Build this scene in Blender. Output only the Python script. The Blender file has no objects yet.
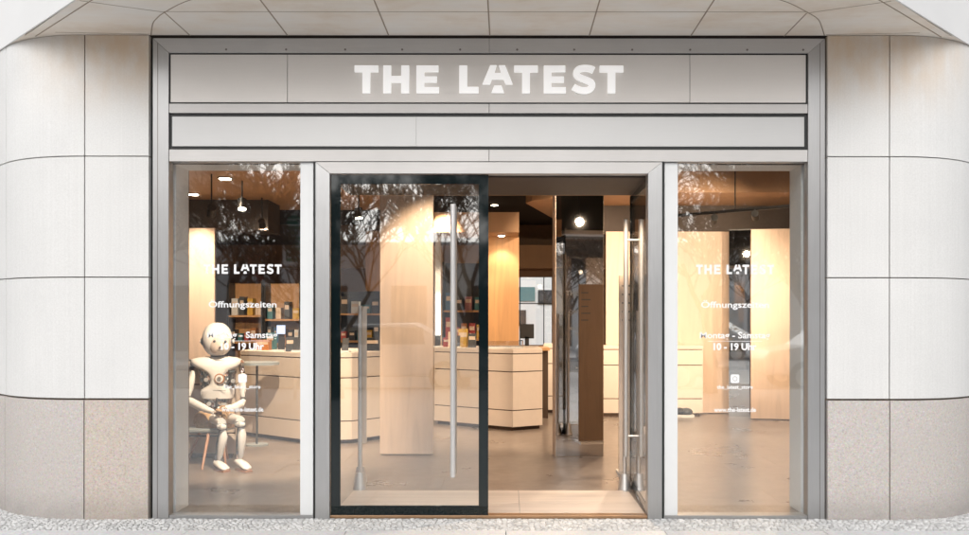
import bpy, bmesh, math, random
from mathutils import Vector, Matrix
random.seed(7)
R = math.radians
S = 0.0068            # metres per photo pixel in the shopfront plane
D = 910 * S           # camera to shopfront
CZ = 198 * S          # camera height
sc = bpy.context.scene
COL = sc.collection

def at(px, py, Y=0.0):
    s = 1 + Y / D
    return Vector(((px - 506) * S * s, Y, CZ + (320 - py) * S * s))
def ax(px, Y=0.0): return at(px, 0, Y).x
def az(py, Y=0.0): return at(0, py, Y).z

# ---------------------------------------------------------------- materials
def nm(name):
    m = bpy.data.materials.new(name); m.use_nodes = True
    nt = m.node_tree; b = nt.nodes['Principled BSDF']
    return m, nt, b
def ln(nt, a, b): nt.links.new(a, b)
def node(nt, t, **kw):
    n = nt.nodes.new(t)
    for k, v in kw.items():
        if k in n.inputs: n.inputs[k].default_value = v
        else: setattr(n, k, v)
    return n
def coords(nt, scale=(1, 1, 1), kind='Object'):
    tc = node(nt, 'ShaderNodeTexCoord'); mp = node(nt, 'ShaderNodeMapping')
    mp.inputs['Scale'].default_value = scale
    ln(nt, tc.outputs[kind], mp.inputs['Vector']); return mp.outputs['Vector']
def ramp(nt, fac, stops):
    r = node(nt, 'ShaderNodeValToRGB')
    e = r.color_ramp.elements
    while len(e) < len(stops): e.new(0.5)
    for i, (p, c) in enumerate(stops):
        e[i].position = p; e[i].color = (*c, 1)
    ln(nt, fac, r.inputs['Fac']); return r.outputs['Color']
def mixc(nt, fac, a, b, mode='MIX'):
    m = node(nt, 'ShaderNodeMix', data_type='RGBA', blend_type=mode)
    for s_, v in ((m.inputs[0], fac), (m.inputs[6], a), (m.inputs[7], b)):
        if isinstance(v, bpy.types.NodeSocket): ln(nt, v, s_)
        elif isinstance(v, (int, float)): s_.default_value = v
        else: s_.default_value = (*v, 1)
    return m.outputs[2]
def noise(nt, vec, scale, detail=4, rough=.55):
    n = node(nt, 'ShaderNodeTexNoise', Scale=scale, Detail=detail, Roughness=rough)
    ln(nt, vec, n.inputs['Vector']); return n.outputs['Fac']
def bump(nt, b, h, strength=.2, dist=.01):
    n = node(nt, 'ShaderNodeBump', Strength=strength, Distance=dist)
    ln(nt, h, n.inputs['Height']); ln(nt, n.outputs['Normal'], b.inputs['Normal'])
def k(c, f): return tuple(min(1, x * f) for x in c)

def plain(name, c, rough=.5, metal=0, var=.06, scale=12, bmp=0, spec=.5):
    m, nt, b = nm(name)
    v = coords(nt); n = noise(nt, v, scale)
    ln(nt, ramp(nt, n, [(.3, k(c, 1 - var)), (.7, k(c, 1 + var))]), b.inputs['Base Color'])
    b.inputs['Roughness'].default_value = rough; b.inputs['Metallic'].default_value = metal
    b.inputs['Specular IOR Level'].default_value = spec
    if bmp: bump(nt, b, noise(nt, v, scale * 6), bmp, .004)
    return m
def metal(name, c, rough=.36, met=.75, streak=(60, 60, 2), var=.07, smudge=.22):
    m, nt, b = nm(name)
    v = coords(nt, streak); n = noise(nt, v, 3, 5)
    big = noise(nt, coords(nt), 1.7, 3)
    c1 = ramp(nt, n, [(.25, k(c, 1 - var)), (.75, k(c, 1 + var))])
    c2 = mixc(nt, big, c1, k(c, 1 - smudge))
    ln(nt, c2, b.inputs['Base Color'])
    rr = node(nt, 'ShaderNodeMapRange'); ln(nt, n, rr.inputs[0])
    rr.inputs[3].default_value = rough - .07; rr.inputs[4].default_value = rough + .09
    ln(nt, rr.outputs[0], b.inputs['Roughness'])
    b.inputs['Metallic'].default_value = met
    return m
def wood(name, c, rough=.5, grain=(1, 1, .08), dark=.72, sc_=9, cont=1.0):
    m, nt, b = nm(name)
    v = coords(nt, grain)
    w = node(nt, 'ShaderNodeTexNoise', Scale=sc_, Detail=6, Roughness=.6, Distortion=1.6)
    ln(nt, v, w.inputs['Vector'])
    fine = noise(nt, coords(nt, (1, 1, .02)), 160, 3)
    big = noise(nt, coords(nt), 1.6, 2)
    c1 = ramp(nt, w.outputs['Fac'], [(.32, k(c, dark)), (.5, c), (.68, k(c, 1.08))])
    c2 = mixc(nt, fine, c1, k(c, .84)); c2 = mixc(nt, .35, c1, c2)
    c3 = mixc(nt, big, c2, k(c, .88)); c3 = mixc(nt, .5, c2, c3)
    ln(nt, c3, b.inputs['Base Color']); b.inputs['Roughness'].default_value = rough
    bump(nt, b, fine, .08, .001)
    return m

def m_stone():
    m, nt, b = nm('white_stone')
    v = coords(nt); n1 = noise(nt, v, 2.2, 5); n2 = noise(nt, v, 90, 4)
    st = noise(nt, coords(nt, (3, 3, 1.6)), 2.6, 5)
    c = ramp(nt, n1, [(.3, (.61, .61, .602)), (.7, (.69, .688, .675))])
    isl = node(nt, 'ShaderNodeNewGeometry'); c = mixc(nt, .5, c, mixc(nt, isl.outputs['Random Per Island'], c, k((.65, .645, .63), .93)))
    rib = noise(nt, coords(nt, (14, 14, .12)), 6, 3); c = mixc(nt, .16, c, ramp(nt, rib, [(.35, (.56, .56, .55)), (.65, (.72, .72, .71))]))
    c = mixc(nt, .12, c, ramp(nt, n2, [(.35, (.55, .54, .52)), (.65, (.95, .95, .94))]))
    # old water stains below the soffit, strongest beside the metal frame
    sep = node(nt, 'ShaderNodeSeparateXYZ'); tc = node(nt, 'ShaderNodeTexCoord')
    ln(nt, tc.outputs['Object'], sep.inputs[0])
    mz = node(nt, 'ShaderNodeMapRange', interpolation_type='SMOOTHSTEP'); ln(nt, sep.outputs['Z'], mz.inputs[0])
    mz.inputs[1].default_value = 2.62; mz.inputs[2].default_value = 3.3
    ab = node(nt, 'ShaderNodeMath', operation='ABSOLUTE'); ln(nt, sep.outputs['X'], ab.inputs[0])
    mx = node(nt, 'ShaderNodeMapRange', interpolation_type='SMOOTHSTEP'); ln(nt, ab.outputs[0], mx.inputs[0])
    mx.inputs[1].default_value = 3.55; mx.inputs[2].default_value = 2.6
    mul = node(nt, 'ShaderNodeMath', operation='MULTIPLY'); ln(nt, mz.outputs[0], mul.inputs[0]); ln(nt, mx.outputs[0], mul.inputs[1])
    mr = node(nt, 'ShaderNodeMapRange'); ln(nt, st, mr.inputs[0]); mr.inputs[1].default_value = .3; mr.inputs[2].default_value = .62
    mr.inputs[3].default_value = .35; mr.inputs[4].default_value = 1
    mu2 = node(nt, 'ShaderNodeMath', operation='MULTIPLY'); ln(nt, mul.outputs[0], mu2.inputs[0]); ln(nt, mr.outputs[0], mu2.inputs[1])
    mu3 = node(nt, 'ShaderNodeMath', operation='MULTIPLY'); ln(nt, mu2.outputs[0], mu3.inputs[0]); mu3.inputs[1].default_value = .8
    c = mixc(nt, mu3.outputs[0], c, (.60, .43, .27))
    ln(nt, c, b.inputs['Base Color']); b.inputs['Roughness'].default_value = .75
    bump(nt, b, n2, .12, .002)
    return m
def m_soffit():
    m, nt, b = nm('soffit_stone')
    g = noise(nt, coords(nt, (.25, 3, 1)), 5, 6, .6); big = noise(nt, coords(nt, (1, 1.6, 1)), 1.9, 5, .6)
    c = ramp(nt, g, [(.3, (.74, .675, .60)), (.7, (.84, .785, .715))])
    c = mixc(nt, .6, c, ramp(nt, big, [(.36, (.70, .585, .47)), (.5, (.80, .735, .66)), (.66, (.82, .80, .77))]))
    ln(nt, c, b.inputs['Base Color']); b.inputs['Roughness'].default_value = .7; return m
def m_granite(name, base, dk, lt, scale=150):
    m, nt, b = nm(name)
    v = coords(nt); vo = node(nt, 'ShaderNodeTexVoronoi', Scale=scale); ln(nt, v, vo.inputs['Vector'])
    n = noise(nt, v, scale * .5, 5, .7); big = noise(nt, v, 2.4, 4)
    c = ramp(nt, n, [(.34, dk), (.46, base), (.56, base), (.66, lt)])
    c2 = mixc(nt, .35, c, vo.outputs['Color'], 'SOFT_LIGHT')
    c3 = mixc(nt, big, c2, k(base, .88)); c3 = mixc(nt, .8, c2, c3)
    if 'granite' in name:
        tc = node(nt, 'ShaderNodeTexCoord'); sp = node(nt, 'ShaderNodeSeparateXYZ'); ln(nt, tc.outputs['Object'], sp.inputs[0])
        mr = node(nt, 'ShaderNodeMapRange', interpolation_type='SMOOTHSTEP'); ln(nt, sp.outputs['Z'], mr.inputs[0]); mr.inputs[1].default_value = .22; mr.inputs[2].default_value = -.02
        sn = noise(nt, coords(nt, (3, 3, 5)), 3, 6); mu = node(nt, 'ShaderNodeMath', operation='MULTIPLY'); ln(nt, mr.outputs[0], mu.inputs[0]); ln(nt, sn, mu.inputs[1])
        c3 = mixc(nt, mu.outputs[0], c3, k(base, .55))
        isl = node(nt, 'ShaderNodeNewGeometry'); c3 = mixc(nt, isl.outputs['Random Per Island'], c3, mixc(nt, .25, c3, k(base, .8)))
    ln(nt, c3, b.inputs['Base Color']); b.inputs['Roughness'].default_value = .7
    bump(nt, b, n, .18, .002); return m
def m_floor():
    m, nt, b = nm('polished_concrete')
    v = coords(nt); n1 = noise(nt, v, 1.1, 6, .62); n2 = noise(nt, v, 9, 6, .6)
    c = ramp(nt, n1, [(.3, (.15, .118, .10)), (.5, (.215, .175, .15)), (.7, (.29, .245, .21))])
    c = mixc(nt, .3, c, ramp(nt, n2, [(.35, (.14, .112, .095)), (.65, (.30, .26, .23))]))
    ln(nt, c, b.inputs['Base Color'])
    rr = node(nt, 'ShaderNodeMapRange'); ln(nt, n1, rr.inputs[0]); rr.inputs[3].default_value = .22; rr.inputs[4].default_value = .36
    ln(nt, rr.outputs[0], b.inputs['Roughness']); b.inputs['Specular IOR Level'].default_value = .6
    return m
def m_glass(name, base=.07, tint=(.93, .96, .95)):
    m = bpy.data.materials.new(name); m.use_nodes = True; nt = m.node_tree; nt.nodes.clear()
    out = node(nt, 'ShaderNodeOutputMaterial'); mx = node(nt, 'ShaderNodeMixShader')
    tr = node(nt, 'ShaderNodeBsdfTransparent'); tr.inputs[0].default_value = (*tint, 1)
    gl = node(nt, 'ShaderNodeBsdfGlossy', Roughness=.021); gl.inputs[0].default_value = (1, 1, 1, 1)
    lw = node(nt, 'ShaderNodeLayerWeight', Blend=.5)
    p = node(nt, 'ShaderNodeMath', operation='POWER'); ln(nt, lw.outputs['Facing'], p.inputs[0]); p.inputs[1].default_value = 4
    a = node(nt, 'ShaderNodeMath', operation='ADD', use_clamp=True); ln(nt, p.outputs[0], a.inputs[0]); a.inputs[1].default_value = base
    ln(nt, a.outputs[0], mx.inputs[0]); ln(nt, tr.outputs[0], mx.inputs[1]); ln(nt, gl.outputs[0], mx.inputs[2])
    ln(nt, mx.outputs[0], out.inputs[0]); return m
def m_emit(name, c, st):
    m, nt, b = nm(name); b.inputs['Emission Color'].default_value = (*c, 1)
    b.inputs['Emission Strength'].default_value = st; b.inputs['Base Color'].default_value = (.8, .8, .8, 1); return m
def m_cobble():
    m, nt, b = nm('mosaic_cobble')
    v = coords(nt, (1, 1, .2)); n = noise(nt, v, 60, 4); big = noise(nt, v, 3, 3)
    tc = node(nt, 'ShaderNodeObjectInfo')
    g = node(nt, 'ShaderNodeNewGeometry')
    c = ramp(nt, g.outputs['Random Per Island'], [(0, (.30, .30, .30)), (.3, (.46, .46, .455)), (.7, (.56, .56, .555)), (1, (.66, .66, .655))])
    c = mixc(nt, .35, c, ramp(nt, n, [(.3, (.36, .36, .36)), (.7, (.85, .85, .84))]), 'MIX')
    ln(nt, c, b.inputs['Base Color']); b.inputs['Roughness'].default_value = .8; bump(nt, b, n, .4, .004); return m
def m_mech():
    m, nt, b = nm('robot_mechanism')
    v = coords(nt, (1, 1, 1)); vo = node(nt, 'ShaderNodeTexVoronoi', Scale=34, Randomness=.9); ln(nt, v, vo.inputs['Vector'])
    sp = node(nt, 'ShaderNodeSeparateColor'); ln(nt, vo.outputs['Color'], sp.inputs[0])
    c = ramp(nt, sp.outputs[0], [(0, (.05, .06, .08)), (.25, (.28, .33, .38)), (.45, (.16, .20, .28)), (.6, (.42, .26, .20)), (.75, (.5, .5, .5)), (.9, (.12, .1, .1))])
    ln(nt, c, b.inputs['Base Color']); b.inputs['Metallic'].default_value = .5; b.inputs['Roughness'].default_value = .4
    bump(nt, b, vo.outputs['Distance'], .9, .02); return m

M = dict(
    stone=m_stone(),
    soffit=m_soffit(),
    fascia=plain('white_render', (.69, .69, .685), .8, var=.02, scale=3),
    joint=plain('dark_joint', (.33, .265, .205), .9),
    granite=m_granite('pink_granite', (.53, .49, .46), (.33, .285, .255), (.70, .675, .65)),
    granite_warm=m_granite('warm_granite', (.53, .465, .41), (.32, .26, .215), (.69, .635, .585)),
    alu=metal('brushed_aluminium', (.50, .50, .50)),
    alu_h=metal('brushed_aluminium_flat', (.59, .575, .56), .5, .35, (2, 60, 60)),
    panel=metal('sign_panel_grey', (.77, .735, .70), .55, .15, (2, 40, 40), .03, .08),
    panel2=metal('lower_panel_grey', (.54, .54, .535), .45, .35, (2, 40, 40), .03, .08),
    gasket=plain('black_gasket', (.012, .014, .014), .5),
    bolt=plain('bolt_head', (.22, .2, .19), .4, .8),
    white=plain('white_lacquer', (.70, .71, .71), .35, var=.01),
    letter=m_emit('lit_letters', (1, .98, .96), .28),
    vinyl=plain('white_vinyl', (.80, .80, .80), .6, var=.005),
    board=plain('white_board', (.80, .80, .79), .6, var=.015),
    glass=m_glass('window_glass', .10, (.985, .995, .99)),
    dglass=m_glass('door_glass', .105, (.975, .985, .98)),
    frit=plain('black_enamel', (.004, .009, .010), .05, spec=.55),
    steel=metal('stainless_steel', (.72, .70, .68), .34, .75, (30, 30, 1), .04, .05),
    acrylic=m_glass('acrylic', .08, (.90, .91, .92)),
    floor=m_floor(),
    thresh=wood('threshold_stone', (.62, .53, .46), .45, (.05, 1, 1), .78, 7),
    brass=metal('threshold_strip', (.42, .26, .15), .35, .7),
    ply=wood('plywood', (.70, .54, .425), .5, dark=.82),
    ply2=wood('plywood_warm', (.58, .32, .14), .5),
    counter=plain('counter_laminate', (.72, .63, .55), .5, var=.02),
    groove=plain('groove_brown', (.06, .035, .022), .6),
    ceil=plain('dark_ceiling', (.022, .017, .014), .9),
    island=plain('brown_ceiling_panel', (.44, .265, .15), .7, var=.05, scale=4),
    lintel=plain('dark_brown_soffit', (.055, .040, .032), .7),
    wallin=plain('brown_interior_wall', (.26, .17, .11), .8),
    mirror=plain('mirror_glass', (.62, .60, .59), .02, 1.0, var=.005),
    black=plain('black_plastic', (.015, .015, .016), .45),
    dark=plain('dark_grey', (.06, .065, .07), .5),
    greytop=plain('grey_table_top', (.30, .34, .36), .35),
    robot=plain('robot_shell', (.88, .88, .88), .3, var=.015),
    face=plain('robot_face', (.80, .69, .61), .35, var=.03),
    mech=m_mech(),
    copper=plain('copper_wood', (.42, .22, .13), .4),
    cloth=plain('tan_cloth', (.50, .34, .20), .8, var=.3, scale=30, bmp=.4),
    paving=m_granite('pavement_slab', (.64, .64, .64), (.52, .52, .52), (.74, .74, .74), 90),
    cobble=m_cobble(),
    mortar=plain('sand_joint', (.42, .41, .395), .95, scale=60, var=.2),
    asphalt=m_granite('asphalt', (.10, .10, .10), (.06, .06, .06), (.15, .15, .15), 120),
    bark=plain('bark', (.13, .10, .08), .9, var=.3, scale=20),
    opp=plain('cream_render', (.52, .44, .38), .85, var=.06, scale=.8),
    opp2=plain('pale_render', (.80, .79, .78), .85, var=.06, scale=.8),
    winglass=plain('far_window', (.03, .04, .05), .08, spec=1),
    carw=plain('white_car_paint', (.75, .76, .78), .2, var=.01),
    card=plain('dark_car_paint', (.05, .06, .09), .2, var=.01),
    tyre=plain('tyre', (.02, .02, .02), .8),
    red=plain('red_paint', (.38, .05, .045), .5), blue=plain('blue', (.05, .15, .30), .5), teal=plain('teal', (.05, .20, .23), .5),
    yellow=plain('yellow', (.62, .38, .06), .5), orange=plain('orange', (.45, .18, .06), .5), pink=plain('pink', (.40, .18, .20), .5),
    boardback=wood('brown_board', (.19, .12, .075), .5),
    cream=plain('cream', (.72, .58, .46), .6), green=plain('green_sign', (.03, .22, .15), .4),
    lamp=m_emit('lamp_lens', (1, .86, .66), 30), lamp2=m_emit('lamp_lens_soft', (1, .9, .75), 9),
    screen=m_emit('screen_blue', (.15, .45, .9), .9), tube=m_emit('lit_tube', (1, .95, .88), 2.2),
)

# ---------------------------------------------------------------- mesh helpers
class MB:
    def __init__(s): s.v = []; s.f = []; s.m = []; s.mats = []
    def mi(s, m):
        if m not in s.mats: s.mats.append(m)
        return s.mats.index(m)
    def add(s, vs, fs, m):
        b = len(s.v); s.v += [tuple(v) for v in vs]
        i = s.mi(m)
        for f in fs: s.f.append([b + x for x in f]); s.m.append(i)
        return s
    def box(s, x0, x1, y0, y1, z0, z1, m):
        vs = [(x, y, z) for z in (z0, z1) for y in (y0, y1) for x in (x0, x1)]
        return s.add(vs, [(0, 2, 3, 1), (4, 5, 7, 6), (0, 1, 5, 4), (2, 6, 7, 3), (0, 4, 6, 2), (1, 3, 7, 5)], m)
    def prism(s, poly, z0, z1, m):      # plan polygon, vertical
        n = len(poly); vs = [(p[0], p[1], z0) for p in poly] + [(p[0], p[1], z1) for p in poly]
        return s.add(vs, [list(range(n))[::-1], list(range(n, 2 * n))] + [(i, (i + 1) % n, n + (i + 1) % n, n + i) for i in range(n)], m)
    def plate(s, poly, y0, y1, m):      # elevation polygon (x,z), depth y
        n = len(poly); vs = [(p[0], y0, p[1]) for p in poly] + [(p[0], y1, p[1]) for p in poly]
        return s.add(vs, [list(range(n)), list(range(n, 2 * n))[::-1]] + [(i, n + i, n + (i + 1) % n, (i + 1) % n) for i in range(n)], m)
    def tube(s, pts, rad, m, n=12, flat=1.0, cap=True):
        pts = [Vector(p) for p in pts]
        if not isinstance(rad, (list, tuple)): rad = [rad] * len(pts)
        rings = []; up = None
        for i, p in enumerate(pts):
            d = (pts[min(i + 1, len(pts) - 1)] - pts[max(i - 1, 0)]).normalized()
            if up is None:
                up = Vector((0, 0, 1)) if abs(d.z) < .9 else Vector((0, 1, 0))
            a = d.cross(up).normalized(); b_ = a.cross(d).normalized(); up = b_
            r = rad[i]; rx, ry = (r if isinstance(r, tuple) else (r, r * flat))
            rings.append([p + a * math.cos(t) * rx + b_ * math.sin(t) * ry for t in [2 * math.pi * j / n for j in range(n)]])
        vs = [v for r in rings for v in r]; fs = []
        for i in range(len(pts) - 1):
            for j in range(n):
                fs.append((i * n + j, i * n + (j + 1) % n, (i + 1) * n + (j + 1) % n, (i + 1) * n + j))
        if cap: fs += [list(range(n))[::-1], [(len(pts) - 1) * n + j for j in range(n)]]
        return s.add(vs, fs, m)
    def ell(s, c, r, m, nu=24, nv=14, zpow=1.0):
        c = Vector(c); vs = []; fs = []
        for i in range(nv + 1):
            t = math.pi * i / nv
            for j in range(nu):
                p = 2 * math.pi * j / nu
                z = math.cos(t); w = math.sin(t) ** zpow
                vs.append((c.x + r[0] * w * math.cos(p), c.y + r[1] * w * math.sin(p), c.z + r[2] * z))
        for i in range(nv):
            for j in range(nu): fs.append((i * nu + j, (i + 1) * nu + j, (i + 1) * nu + (j + 1) % nu, i * nu + (j + 1) % nu))
        return s.add(vs, fs, m)
    def build(s, name, parent=None, smooth=False, bevel=0, loc=None):
        me = bpy.data.meshes.new(name)
        off = Vector(loc) if loc is not None else Vector((0, 0, 0))
        me.from_pydata([tuple(Vector(v) - off) for v in s.v], [], s.f)
        for m in s.mats: me.materials.append(M[m])
        for p, i in zip(me.polygons, s.m): p.material_index = i; p.use_smooth = smooth
        bm = bmesh.new(); bm.from_mesh(me)
        if smooth: bmesh.ops.remove_doubles(bm, verts=bm.verts, dist=1e-6)
        bmesh.ops.recalc_face_normals(bm, faces=bm.faces); bm.to_mesh(me); bm.free()
        o = bpy.data.objects.new(name, me); COL.objects.link(o)
        if loc is not None: o.location = off
        if parent: o.parent = parent
        if bevel:
            b = o.modifiers.new('bevel', 'BEVEL'); b.width = bevel; b.segments = 2; b.limit_method = 'ANGLE'
        if smooth:
            try: me.set_sharp_from_angle(angle=R(50))
            except Exception: pass
        return o
def thing(name, label, cat, group=None, loc=(0, 0, 0)):
    o = bpy.data.objects.new(name, None); COL.objects.link(o); o.location = loc; o.empty_display_size = .1
    return tag(o, label, cat, group)
def tag(o, label, cat, group=None):
    o['label'] = label; o['category'] = cat
    if group: o['group'] = group
    return o
def struct(o): o['kind'] = 'structure'; return o
def copy_tree(o, parent=None):
    c = o.copy(); COL.objects.link(c); c.parent = parent
    for ch in list(o.children): copy_tree(ch, c)
    return c

# ---------------------------------------------------------------- pavement, street
CB = -0.012
kerb_y = -3.4
m = MB(); m.box(-40, 40, -9.2, kerb_y - 9.2 + 9.2 - .0, -.02, -.019, 'mortar')
# large slabs in rows with real joints
sl = MB(); yy = -.335; row = 0
while yy > kerb_y - 8.0:
    h = .62; off = (row % 2) * .5
    for i in range(-14, 15):
        x0 = i * 1.02 + off
        dz = random.uniform(-.0012, .0012)
        sl.box(x0 + .002, x0 + 1.018, yy - h + .002, yy - .002, -.05, -.006 + dz, 'paving')
    yy -= h; row += 1
sl.box(-60, 60, -12, -.335, -.09, -.05, 'mortar')
struct(sl.build('pavement', bevel=.003))
cb = MB()
cb.box(-16, 16, -.335, .20, -.06, -.013, 'mortar')
y = -.325
while y < .46:
    x = -5 + random.uniform(0, .05)
    while x < 5:
        w = random.uniform(.026, .050); h = random.uniform(.030, .040)
        if y > -.005 and abs(x) < 2.75: x += w; continue
        a = random.uniform(-.25, .25); cx, cy = x + w / 2, y + h / 2 + random.uniform(-.004, .004)
        pts = []
        for (u, v) in ((-1, -1), (1, -1), (1, 1), (-1, 1)):
            u2, v2 = u * w * .46 * random.uniform(.82, 1), v * h * .46 * random.uniform(.82, 1)
            pts.append((cx + u2 * math.cos(a) - v2 * math.sin(a), cy + u2 * math.sin(a) + v2 * math.cos(a)))
        if math.hypot(1, 1): 
            zt = -.007 + random.uniform(-.0015, .0015)
            n_ = len(cb.v)
            ins = [(cx + (p[0] - cx) * .7, cy + (p[1] - cy) * .7) for p in pts]
            vs = [(p[0], p[1], -.03) for p in pts] + [(p[0], p[1], zt - .004) for p in pts] + [(p[0], p[1], zt + random.uniform(-.001, .002)) for p in ins]
            fs = [(0, 1, 5, 4), (1, 2, 6, 5), (2, 3, 7, 6), (3, 0, 4, 7), (4, 5, 9, 8), (5, 6, 10, 9), (6, 7, 11, 10), (7, 4, 8, 11), (8, 9, 10, 11), (3, 2, 1, 0)]
            cb.add(vs, fs, 'cobble')
        x += w
    y += .039
struct(cb.build('cobble_strip'))
m = MB(); m.box(-120, 120, -20.4, -12, -.14, -.13, 'asphalt'); m.box(-120, 120, -12.0, -11.85, -.14, -.0065, 'granite')
m.box(-120, 120, -60, -20.4, -.14, -.01, 'paving')
m.box(-120, -14.5, -11.85, 40, -.14, -.052, 'paving'); m.box(15.5, 120, -11.85, 40, -.14, -.052, 'paving'); m.box(-14.5, 15.5, 14.5, 60, -.14, -.052, 'asphalt')
m.prism([(-14.6, .2), (-3.0, .2), (-10.6, 7.9), (-14.6, 12)], -.06, -.0135, 'mortar'); m.prism([(2.9, .2), (15.6, .2), (15.6, 13), (10.4, 7.9)], -.06, -.0135, 'mortar')
struct(m.build('street'))

# ---------------------------------------------------------------- stone walls beside the shopfront
def wall_path(sign):
    cx, flat0, tl = (-482, -357, 57) if sign < 0 else (446, 321, 52)
    pts = [(flat0 * S, 0.0)]
    st = (abs(cx) - tl) * S
    RR = tl * S / math.tan(R(22.5))
    vj = (421.5 if sign < 0 else 383.5) * S
    pts.append((sign * vj, 0))
    N = 14
    for i in range(N + 1):
        a = R(45) * i / N
        pts.append((sign * (st + RR * math.sin(a)), RR * (1 - math.cos(a))))
    ex, ey = pts[-1]
    pts.append((ex + sign * .9, ey + .9)); pts.append((ex + sign * 2.0, ey + 2.0)); pts.append((ex + sign * 3.4, ey + 3.4)); pts.append((ex + sign * 7, ey + 7))
    # joints: indexes where vertical joints sit
    return pts
def offs(pts, d, sign):
    out = []
    for i, p in enumerate(pts):
        a = Vector(pts[max(i - 1, 0)]); b = Vector(pts[min(i + 1, len(pts) - 1)])
        t = (b - a).normalized(); n = Vector((t.y, -t.x)) * (1 if sign > 0 else -1)   # outward
        out.append((p[0] - n.x * d, p[1] - n.y * d))
    return out
def curved_slab(mb, pts, z0, z1, th, mat, sign, gap=.0035, setb=0):
    ps = [Vector(p) for p in pts]
    d0 = (ps[1] - ps[0]).normalized(); d1 = (ps[-2] - ps[-1]).normalized()
    ps[0] = ps[0] + d0 * gap; ps[-1] = ps[-1] + d1 * gap
    ps = [tuple(p) for p in ps]
    if setb: ps = offs(ps, setb, sign)
    inn = offs(ps, th, sign); z0 += gap; z1 -= gap
    n = len(ps); vs = []
    for a, b in zip(ps, inn): vs += [(a[0], a[1], z0), (a[0], a[1], z1), (b[0], b[1], z0), (b[0], b[1], z1)]
    fs = [(0, 1, 3, 2), (4 * n - 4, 4 * n - 2, 4 * n - 1, 4 * n - 3)]
    for i in range(n - 1):
        a, b = 4 * i, 4 * i + 4
        fs += [(a, a + 1, b + 1, b), (a + 2, b + 2, b + 3, a + 3), (a + 1, a + 3, b + 3, b + 1), (a, b, b + 2, a + 2)]
    mb.add(vs, fs, mat)
ZS = CZ + 285 * S                      # soffit height
levels = [CZ - 79 * S, CZ + 42.5 * S, CZ + 163.5 * S, ZS]
for sign in (-1, 1):
    pts = wall_path(sign)
    side = 'left' if sign < 0 else 'right'
    t = thing('stone_wall', 'pale stone wall with pinkish granite base and rounded corner, %s of the shopfront' % side, 'wall', 'stone walls flanking the shopfront')
    segs = [pts[0:2], pts[1:17], pts[16:18], pts[17:19], pts[18:20], pts[19:21]]
    # upper storey cladding continues down the splayed side
    c = MB()
    for i in range(3):
        for sg in segs: curved_slab(c, sg, levels[i], levels[i + 1], .05, 'stone', sign)
    c.build('cladding', t, bevel=.0015)
    g = MB()
    for q, sg in enumerate(segs):
        curved_slab(g, sg, -.03, levels[0] - .006, .05, 'granite_warm' if (q == 0 and sign < 0) else 'granite', sign, setb=-.006)
    g.build('granite_base', t, bevel=.0015)
    b = MB(); curved_slab(b, pts, -.05, ZS, .22, 'joint', sign, gap=.004, setb=.035); b.build('backing', t)

# ---------------------------------------------------------------- overhanging upper storey
def catp(pts, n=6):
    out = []; P = [pts[0]] + pts + [pts[-1]]
    for i in range(1, len(P) - 2):
        for j in range(n):
            t_ = j / n
            out.append(tuple(.5 * ((2 * P[i][a]) + (-P[i-1][a] + P[i+1][a]) * t_ + (2*P[i-1][a] - 5*P[i][a] + 4*P[i+1][a] - P[i+2][a]) * t_**2 + (-P[i-1][a] + 3*P[i][a] - 3*P[i+1][a] + P[i+2][a]) * t_**3) for a in (0, 1)))
    return out + [pts[-1]]
t = thing('upper_storey', 'projecting pale upper storey with splayed sides above the entrance', 'building')
Yf = -.86
XL, XR = -482 * S, 446 * S
plan0 = [(XL - Yf, Yf), (XR + Yf, Yf), (XR + 6, 6.0), (XL - 6, 6.0)]
plan = [(XL - Yf - .005, Yf - .012), (XR + Yf + .005, Yf - .012), (XR + 6.017, 6.0), (XL - 6.017, 6.0)]
w = MB()
w.prism([plan[0], plan[1], (plan[1][0] + .3, Yf + .3), (plan[0][0] - .3, Yf + .3)], ZS + .021, 9.5, 'fascia')
w.prism([(plan[1][0] + .3, Yf + .3), plan[2], (plan[2][0] - .4, 6), (plan[1][0] - .1, Yf + .3)], ZS + .021, 9.5, 'fascia')
w.prism([(plan[0][0] - .3, Yf + .3), plan[3], (plan[3][0] + .4, 6), (plan[0][0] + .1, Yf + .3)], ZS + .021, 9.5, 'fascia')
w.prism([plan[0], plan[1], (plan0[1][0] + .002, Yf - .002), (plan0[0][0] - .002, Yf - .002)], ZS - .003, ZS + .021, 'fascia')
w.prism([plan[1], plan[2], (plan0[2][0] + .003, 6), (plan0[1][0] + .003, Yf)], ZS - .003, ZS + .021, 'fascia')
w.prism([plan[0], plan[3], (plan0[3][0] - .003, 6), (plan0[0][0] - .003, Yf)], ZS - .003, ZS + .021, 'fascia')
w.build('facade', t)
q = MB()
q.prism([(XL - Yf + .02, Yf + .3), (XR + Yf - .02, Yf + .3), (XR + .7, 1.3), (XL - .7, 1.3)], ZS + .0205, ZS + .2, 'joint')
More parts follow.
